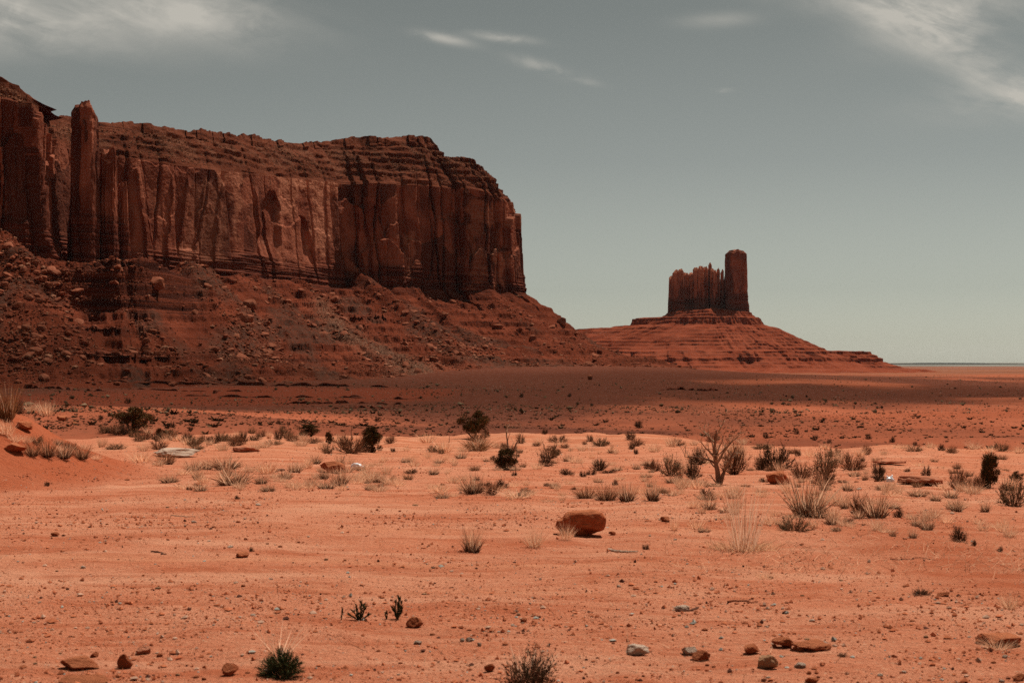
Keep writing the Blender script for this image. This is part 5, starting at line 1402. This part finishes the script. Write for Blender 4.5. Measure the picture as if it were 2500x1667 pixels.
for k in range(70):
    px = q.uniform(860, 1720); py = q.uniform(1110, 1225)
    plant(['straw_low', 'straw', 'straw_low', 'mixed'][k % 4], px, py, q.uniform(20, 50), q.uniform(9, 20), ['low straw tuft', 'upright straw tuft', 'low straw tuft', 'dark-footed tuft'][k % 4] + ' in the loose grass behind the big boulder', 'loose grass behind the big boulder')
# dark bushes one can tell apart on the plain
for k, (px, py, w) in enumerate([(312, 985, 12), (420, 1043, 11), (245, 1025, 10), (465, 1052, 10), (1273, 970, 9), (1391, 969, 8), (1560, 1045, 16), (1330, 1060, 12), (922, 1030, 11), (2180, 1080, 12), (2120, 1072, 11), (1990, 1075, 12), (2235, 1088, 9), (2300, 1100, 14), (2025, 1082, 9), (1870, 1070, 12), (1945, 1060, 10), (680, 1035, 9), (1440, 1078, 14), (1540, 1074, 18)]):
    plant('dark', px, py, w * 1.4, w * 1.1, 'single dark bush dotted on the plain below the rim', 'dark bushes on the plain')

# tall straw stalks right of the big boulder
def stalks(px, py, wpx, hpx, n, label, seed, base=True, spread=0.5, n2=160):
    loc, _ = hit(px, py)
    if loc is None: return
    q = np.random.default_rng(seed); H = hpx / F * loc.y; W = wpx / F * loc.y
    root = empty('straw_grass', (loc.x, loc.y, loc.z - 0.01)); tag(root, label, 'grass')
    a = q.random(n) * 6.283; r = np.sqrt(q.random(n)) * 0.14 * W
    B = np.stack([np.cos(a) * r, np.sin(a) * r, np.zeros(n)], 1)
    D = np.stack([np.cos(a) * spread * (0.15 + q.random(n)), np.sin(a) * spread * (0.15 + q.random(n)), np.ones(n)], 1)
    V, Q, T, k = ribbons(B, D, H * (0.4 + 0.65 * q.random(n)), np.full(n, 0.0075), 0.10 * q.random(n), q, 5, 0.03)
    link('stalks', new_mesh('stalks', V, Q, T, cvar((0.86, 0.56, 0.37), n, q, 0.12)[k]), M['blade'], root)
    if base:
        m = n2; a = q.random(m) * 6.283; r = np.sqrt(q.random(m)) * 0.40 * W
        B = np.stack([np.cos(a) * r, np.sin(a) * r * 0.8, np.zeros(m)], 1)
        D = np.stack([np.cos(a) * 0.7, np.sin(a) * 0.7, np.ones(m) * 0.8], 1) + q.normal(0, 0.35, (m, 3))
        V, Q, T, k = ribbons(B, D, H * (0.10 + 0.16 * q.random(m)), np.full(m, 0.006), 0.5 * q.random(m), q, 3, 0.3)
        link('leaf_base', new_mesh('leaf_base', V, Q, T, cvar((0.62, 0.36, 0.20), m, q, 0.35)[k]), M['blade'], root)
stalks(1815, 1342, 190, 215, 95, 'tall sparse straw grass with fanned stalks right of the big boulder', 3, True, 0.42, 420)
stalks(1440, 1100, 40, 48, 14, 'few thin straw stalks at the rim right of the snag juniper', 5, True, 0.4, 60)
stalks(680, 1600, 150, 130, 26, 'thin straw stalks standing behind the dark green cushion plant', 6, False, 0.9)
stalks(1290, 1660, 150, 130, 40, 'straw stalks rising from the bottom grass tuft', 7, False, 0.8)
# cushion plant of dark needles
def cushion(px, py, w, h, label):
    r = place(px, py, w, h)
    if r is None: return
    loc, W, Hh = r; q = np.random.default_rng(41)
    root = empty('cushion_plant', (loc.x, loc.y + W * 0.3, loc.z - 0.01), 0, (W, W, Hh)); tag(root, label, 'shrub')
    parts = []; n = 210
    a = q.random(n) * 6.283; el = np.arccos(q.random(n)); R = 0.40 + 0.06 * q.normal(size=n) * 0.6
    for k in range(n):
        d = np.array([math.cos(a[k]) * math.sin(el[k]), math.sin(a[k]) * math.sin(el[k]), math.cos(el[k]) * 1.5])
        tip = d * R[k] * np.array([1, 1, 1.0]); m = 30
        t = 0.35 + 0.65 * q.random(m); P = tip[None] * t[:, None]
        D = d[None] * 0.9 + q.normal(0, 0.55, (m, 3)); D[:, 2] += 0.2
        V, Q, T, j = ribbons(P, D, 0.055 + 0.05 * q.random(m), np.full(m, 0.014), np.zeros(m), q, 1)
        parts.append((V, None, T, cvar((0.075, 0.078, 0.032), m, q, 0.5)[j]))
    V, Q, T, C = merge(parts); V[:, 2] = np.maximum(V[:, 2] * 1.35, 0)
    link('foliage', new_mesh('foliage', V, Q, T, C), M['leaf'], root)
    st = []
    for k in range(16):
        a_ = q.random() * 6.283; p, d = wander((0, 0, 0), (math.cos(a_), math.sin(a_), 0.8), 0.42, q, 5, 0.2)
        V, Q, T = tube(p, np.linspace(0.014, 0.006, 5), 4); st.append((V, Q, T, cvar(BROWN, len(V), q)))
    V, Q, T, C = merge(st); link('stem', new_mesh('stem', V, Q, T, C), M['bark'], root)
cushion(680, 1657, 138, 80, 'dark green cushion plant of dense needles at the bottom of the sand')
def sprig(px, py, w, h, label, seed, shoots):
    r = place(px, py, w, h)
    if r is None: return
    loc, W, Hh = r; q = np.random.default_rng(seed)
    root = empty('green_sprig', (loc.x, loc.y, loc.z - 0.005)); tag(root, label, 'seedling')
    st, lf = [], []
    for (dx, L) in shoots:
        p, d = wander((0.02 * W * q.normal(), 0, 0), (dx, 0.2 * q.normal(), 1.0 if abs(dx) < 1 else 0.6), L * Hh, q, 7, 0.07)
        V, Q, T = tube(p, np.linspace(0.004, 0.002, 7), 4); st.append((V, Q, T, cvar((0.10, 0.07, 0.03), len(V), q)))
        m = 26; j = q.random(m) ** 0.8 * 5.99; P = p[j.astype(int)] + (p[np.minimum(j.astype(int) + 1, 6)] - p[j.astype(int)]) * (j % 1)[:, None]
        a = q.random(m) * 6.283; dn = (p[-1] - p[0]) / np.linalg.norm(p[-1] - p[0])
        D = dn[None] * 1.0 + np.stack([np.cos(a), np.sin(a), 0.3 * np.ones(m)], 1) * 0.7
        V, Q, T, k = ribbons(P, D, Hh * (0.16 + 0.10 * q.random(m)), np.full(m, 0.011), 0.1 * q.random(m), q, 2)
        lf.append((V, Q, T, cvar((0.05, 0.055, 0.026), m, q, 0.4)[k]))
    V, Q, T, C = merge(st); link('stem', new_mesh('stem', V, Q, T, C), M['bark'], root)
    V, Q, T, C = merge(lf); link('foliage', new_mesh('foliage', V, Q, T, C), M['leaf'], root)
sprig(833, 1513, 10, 30, 'thin single green sprig, leftmost of four on the sand', 1, [(0.05, 1.0)])
sprig(879, 1512, 58, 50, 'widest of the four green sprigs with spreading shoots', 2, [(0.05, 1.0), (-0.25, 0.75), (0.5, 0.75), (-1.2, 0.65), (1.3, 0.6), (-0.8, 0.6), (0.2, 0.8)])
sprig(944, 1510, 12, 24, 'small green sprig between the two taller sprigs', 3, [(0.1, 1.0), (-0.2, 0.7)])
sprig(970, 1510, 30, 54, 'tallest of the four green sprigs with upright shoots', 4, [(0.02, 1.0), (-0.2, 0.85), (0.25, 0.9), (0.6, 0.55), (-0.5, 0.6), (0.1, 0.8)])

# sticks and a trailing root
def stick(px0, py0, px1, py1, rad, label, colr=(0.13, 0.06, 0.04), seed=1, name='stick', wave=0.03):
    a, _ = hit(px0, py0); b, _ = hit(px1, py1)
    if a is None or b is None: return
    q = np.random.default_rng(seed); n = 14; P = []
    for k in range(n):
        f = k / (n - 1); p = a.lerp(b, f)
        x = p.x + 0.02 * q.normal(); z = float(ground_h(np.array([x]), np.array([p.y]))[0])
        P.append((x, p.y + wave * math.sin(f * 6 + seed) + wave * 0.6 * math.sin(f * 15 + seed), z + rad * 0.9))
    V, Q, T = tube(P, np.linspace(rad, rad * 0.5, n), 6)
    me = new_mesh(name, V, Q, T, cvar(colr, len(V), q)); o = link(name, me, M['bark']); tag(o, label, 'stick')
stick(1651, 1494, 1712, 1486, 0.010, 'short dark stick lying before the pale dome-shaped stone', seed=2)
stick(668, 1153, 692, 1149, 0.035, 'thick dark stick in the left grass patch', seed=3)
stick(2170, 1361, 2290, 1367, 0.004, 'thin dark root trailing over the sand at the right', seed=4, name='root', wave=0.09)
stick(1780, 1468, 1840, 1470, 0.008, 'short red-brown stick on the sand right of centre', (0.24, 0.08, 0.04), 5)
stick(374, 1348, 405, 1353, 0.008, 'short dark twig on the sand left of the dark flat stone', seed=6)
stick(416, 1258, 480, 1262, 0.006, 'pale straight straw lying on the open sand', (0.5, 0.33, 0.22), 7)
stick(1495, 1345, 1550, 1350, 0.014, 'pale bleached branch lying below the big boulder', (0.5, 0.36, 0.26), 8)
stick(2330, 1197, 2372, 1200, 0.010, 'pale straight stick before the reddish brush at the right', (0.5, 0.36, 0.26), 9)

# fallen and standing single blades in patches between the plants
def build_litter():
    q = np.random.default_rng(61); A = [hit_many(16000, -60, 2560, 1092, 1250, seed=31), hit_many(5000, 1500, 2560, 1180, 1400, seed=32), hit_many(2500, -60, 2560, 1250, 1660, seed=33)]
    x, y, z, d = (np.concatenate([a[i] for a in A]) for i in range(4))
    dn = np.clip(0.05 + 0.9 * fbm2(x / 3.0, y / 7.0, 4, 821), 0.01, 1); k = q.random(len(x)) < dn
    x, y, z, d = x[k], y[k], z[k], d[k]; n = len(x)
    D = q.normal(0, 0.8, (n, 3)); D[:, 2] = np.abs(D[:, 2]) * 0.6 + 0.35 * (q.random(n) > 0.5)
    V, Q, T, j = ribbons(np.stack([x, y, z - 0.005], 1), D, 0.07 + 0.16 * q.random(n), np.maximum(0.004, 0.6 * d / F), 0.3 * q.random(n), q, 2, 0.2)
    c = np.where((q.random(n) > 0.25)[:, None], cvar(STRAW, n, q), cvar(BROWN, n, q))
    tag(link('dry_grass', new_mesh('dry_grass', V, Q, T, c[j]), M['blade']), kind='stuff')
build_litter()

# two white plastic bags caught on the flat
def bag(px, py, w, h, label, seed, ears):
    r = place(px, py, w, h)
    if r is None: return
    loc, W, Hh = r
    V, T = ICO[4]; V = V.copy()
    c = fbm3(V[:, 0] * 2.1, V[:, 1] * 2.1, V[:, 2] * 2.1, 2, seed); rg = 1 - np.abs(fbm3(V[:, 0] * 4, V[:, 1] * 4, V[:, 2] * 4, 3, seed + 3))
    V = V * (0.85 + 0.16 * c + 0.12 * rg)[:, None]
    if ears:
        for (ex, ey) in ((-0.45, 0.1), (0.35, -0.1)):
            d = np.exp(-(((V[:, 0] - ex) / 0.16) ** 2 + ((V[:, 1] - ey) / 0.25) ** 2)) * (V[:, 2] > 0.2)
            V[:, 2] += 0.75 * d; V[:, 0] += 0.3 * d * np.sign(ex)
    else:
        V[:, 2] *= 1 - 0.45 * sst(-0.1, 0.9, V[:, 0])
    V[:, 2] = np.maximum(V[:, 2], -0.55)
    V -= [(V[:, 0].max() + V[:, 0].min()) / 2, (V[:, 1].max() + V[:, 1].min()) / 2, V[:, 2].min()]
    V /= (V.max(0) - V.min(0))
    o = link('plastic_bag', new_mesh('plastic_bag', V, tris=T, smooth=True), M['bag'], None, (loc.x, loc.y + W * 0.3, loc.z - 0.01), None, (W, W * 0.8, Hh)); tag(o, label, 'bag')
bag(872, 1146, 36, 17, 'flattened white plastic bag by the dark slab rock at the left', 5, False)
bag(2175, 1176, 21, 19, 'tied white plastic bag with two ears beside dark brush at the right', 8, True)

# ------------------------------------------------------------------ the cloud whose shade lies over the mesa and part of the plain (it floats above the picture)
def build_cloud():
    ALT = 1500.0
    off = np.array([SUN_H.x, SUN_H.y]) * ALT / math.tan(SUN_EL)
    n, nr = 110, 40
    th = np.linspace(0, 2 * math.pi, n, endpoint=False)
    poly = np.array(CLOUD_SHADE, float)                       # outline of the shade on the ground
    c = poly.mean(0); a = np.arctan2(poly[:, 1] - c[1], poly[:, 0] - c[0]); r = np.hypot(*(poly - c).T); o = np.argsort(a)
    R = np.interp(th, np.concatenate([a[o] - 2 * math.pi, a[o], a[o] + 2 * math.pi]), np.tile(r[o], 3))
    th = th[None]; t = np.linspace(0, 1, nr)[:, None]
    R = R[None] * (1 + 0.10 * fbm2(np.cos(th) * 3, np.sin(th) * 3, 4, 901)) * 1.22
    x = c[0] + off[0] + R * t * np.cos(th); y = c[1] + off[1] + R * t * np.sin(th)
    lump = 0.5 + 0.5 * fbm2(x / 160, y / 160, 4, 903)
    top = ALT + 60 * (1 - t ** 2) * (0.5 + lump); bot = ALT - 12 * (1 - t ** 3) * (0.5 + lump)
    dens = sst(1.0, 0.50, t + 0.09 * fbm2(x / 120, y / 120, 4, 905)) * np.clip(0.88 + 0.25 * fbm2(x / 220, y / 220, 3, 907), 0, 1)
    V = np.concatenate([np.stack([x, y, top], -1).reshape(-1, 3), np.stack([x, y, bot], -1).reshape(-1, 3)])
    Q = grid_faces(nr, n, True); Q2 = Q[:, ::-1] + n * nr
    me = new_mesh('cloud', V, np.concatenate([Q, Q2]), attrs={'dens': np.concatenate([dens.reshape(-1)] * 2)}, smooth=True)
    m = bpy.data.materials.new('cloud_veil'); m.use_nodes = True; t_ = NT(m.node_tree); t_.n.clear()
    tr = t_.node('ShaderNodeBsdfTransparent'); df = t_.node('ShaderNodeBsdfTranslucent'); df.inputs['Color'].default_value = (0.85, 0.85, 0.84, 1)
    mx = t_.node('ShaderNodeMixShader'); t_.l.new(t_.math('MULTIPLY', t_.attr('dens'), CLOUD_OPACITY), mx.inputs[0])
    t_.l.new(tr.outputs[0], mx.inputs[1]); t_.l.new(df.outputs[0], mx.inputs[2])
    ou = t_.node('ShaderNodeOutputMaterial'); t_.l.new(mx.outputs[0], ou.inputs['Surface'])
    tag(link('cloud', me, m), kind='structure')
CLOUD_OPACITY = 0.27
CLOUD_SHADE = [(-460, 560), (-330, 450), (-180, 440), (-60, 450), (60, 470), (180, 520), (290, 640), (335, 760), (310, 880), (250, 1010), (150, 1010), (40, 930), (-60, 840), (-170, 760), (-300, 690), (-420, 660)]
build_cloud()
# ------------------------------------------------------------------ dusty air
def build_haze():
    lo, hi = (-9000, -60, -70), (30000, 45000, 420)
    V = [(x, y, z) for x in (lo[0], hi[0]) for y in (lo[1], hi[1]) for z in (lo[2], hi[2])]
    Q = [(0, 1, 3, 2), (4, 6, 7, 5), (0, 4, 5, 1), (2, 3, 7, 6), (0, 2, 6, 4), (1, 5, 7, 3)]
    me = new_mesh('haze', np.array(V, float), np.array(Q))
    m = bpy.data.materials.new('haze_air'); m.use_nodes = True; t_ = NT(m.node_tree); t_.n.clear()
    pv = t_.node('ShaderNodeVolumePrincipled'); pv.inputs['Color'].default_value = (0.9, 0.92, 0.9, 1); pv.inputs['Density'].default_value = HAZE; pv.inputs['Anisotropy'].default_value = 0.2
    ou = t_.node('ShaderNodeOutputMaterial'); t_.l.new(pv.outputs[0], ou.inputs['Volume'])
    tag(link('haze', me, m), kind='stuff')
HAZE = 0.5e-5
build_haze()
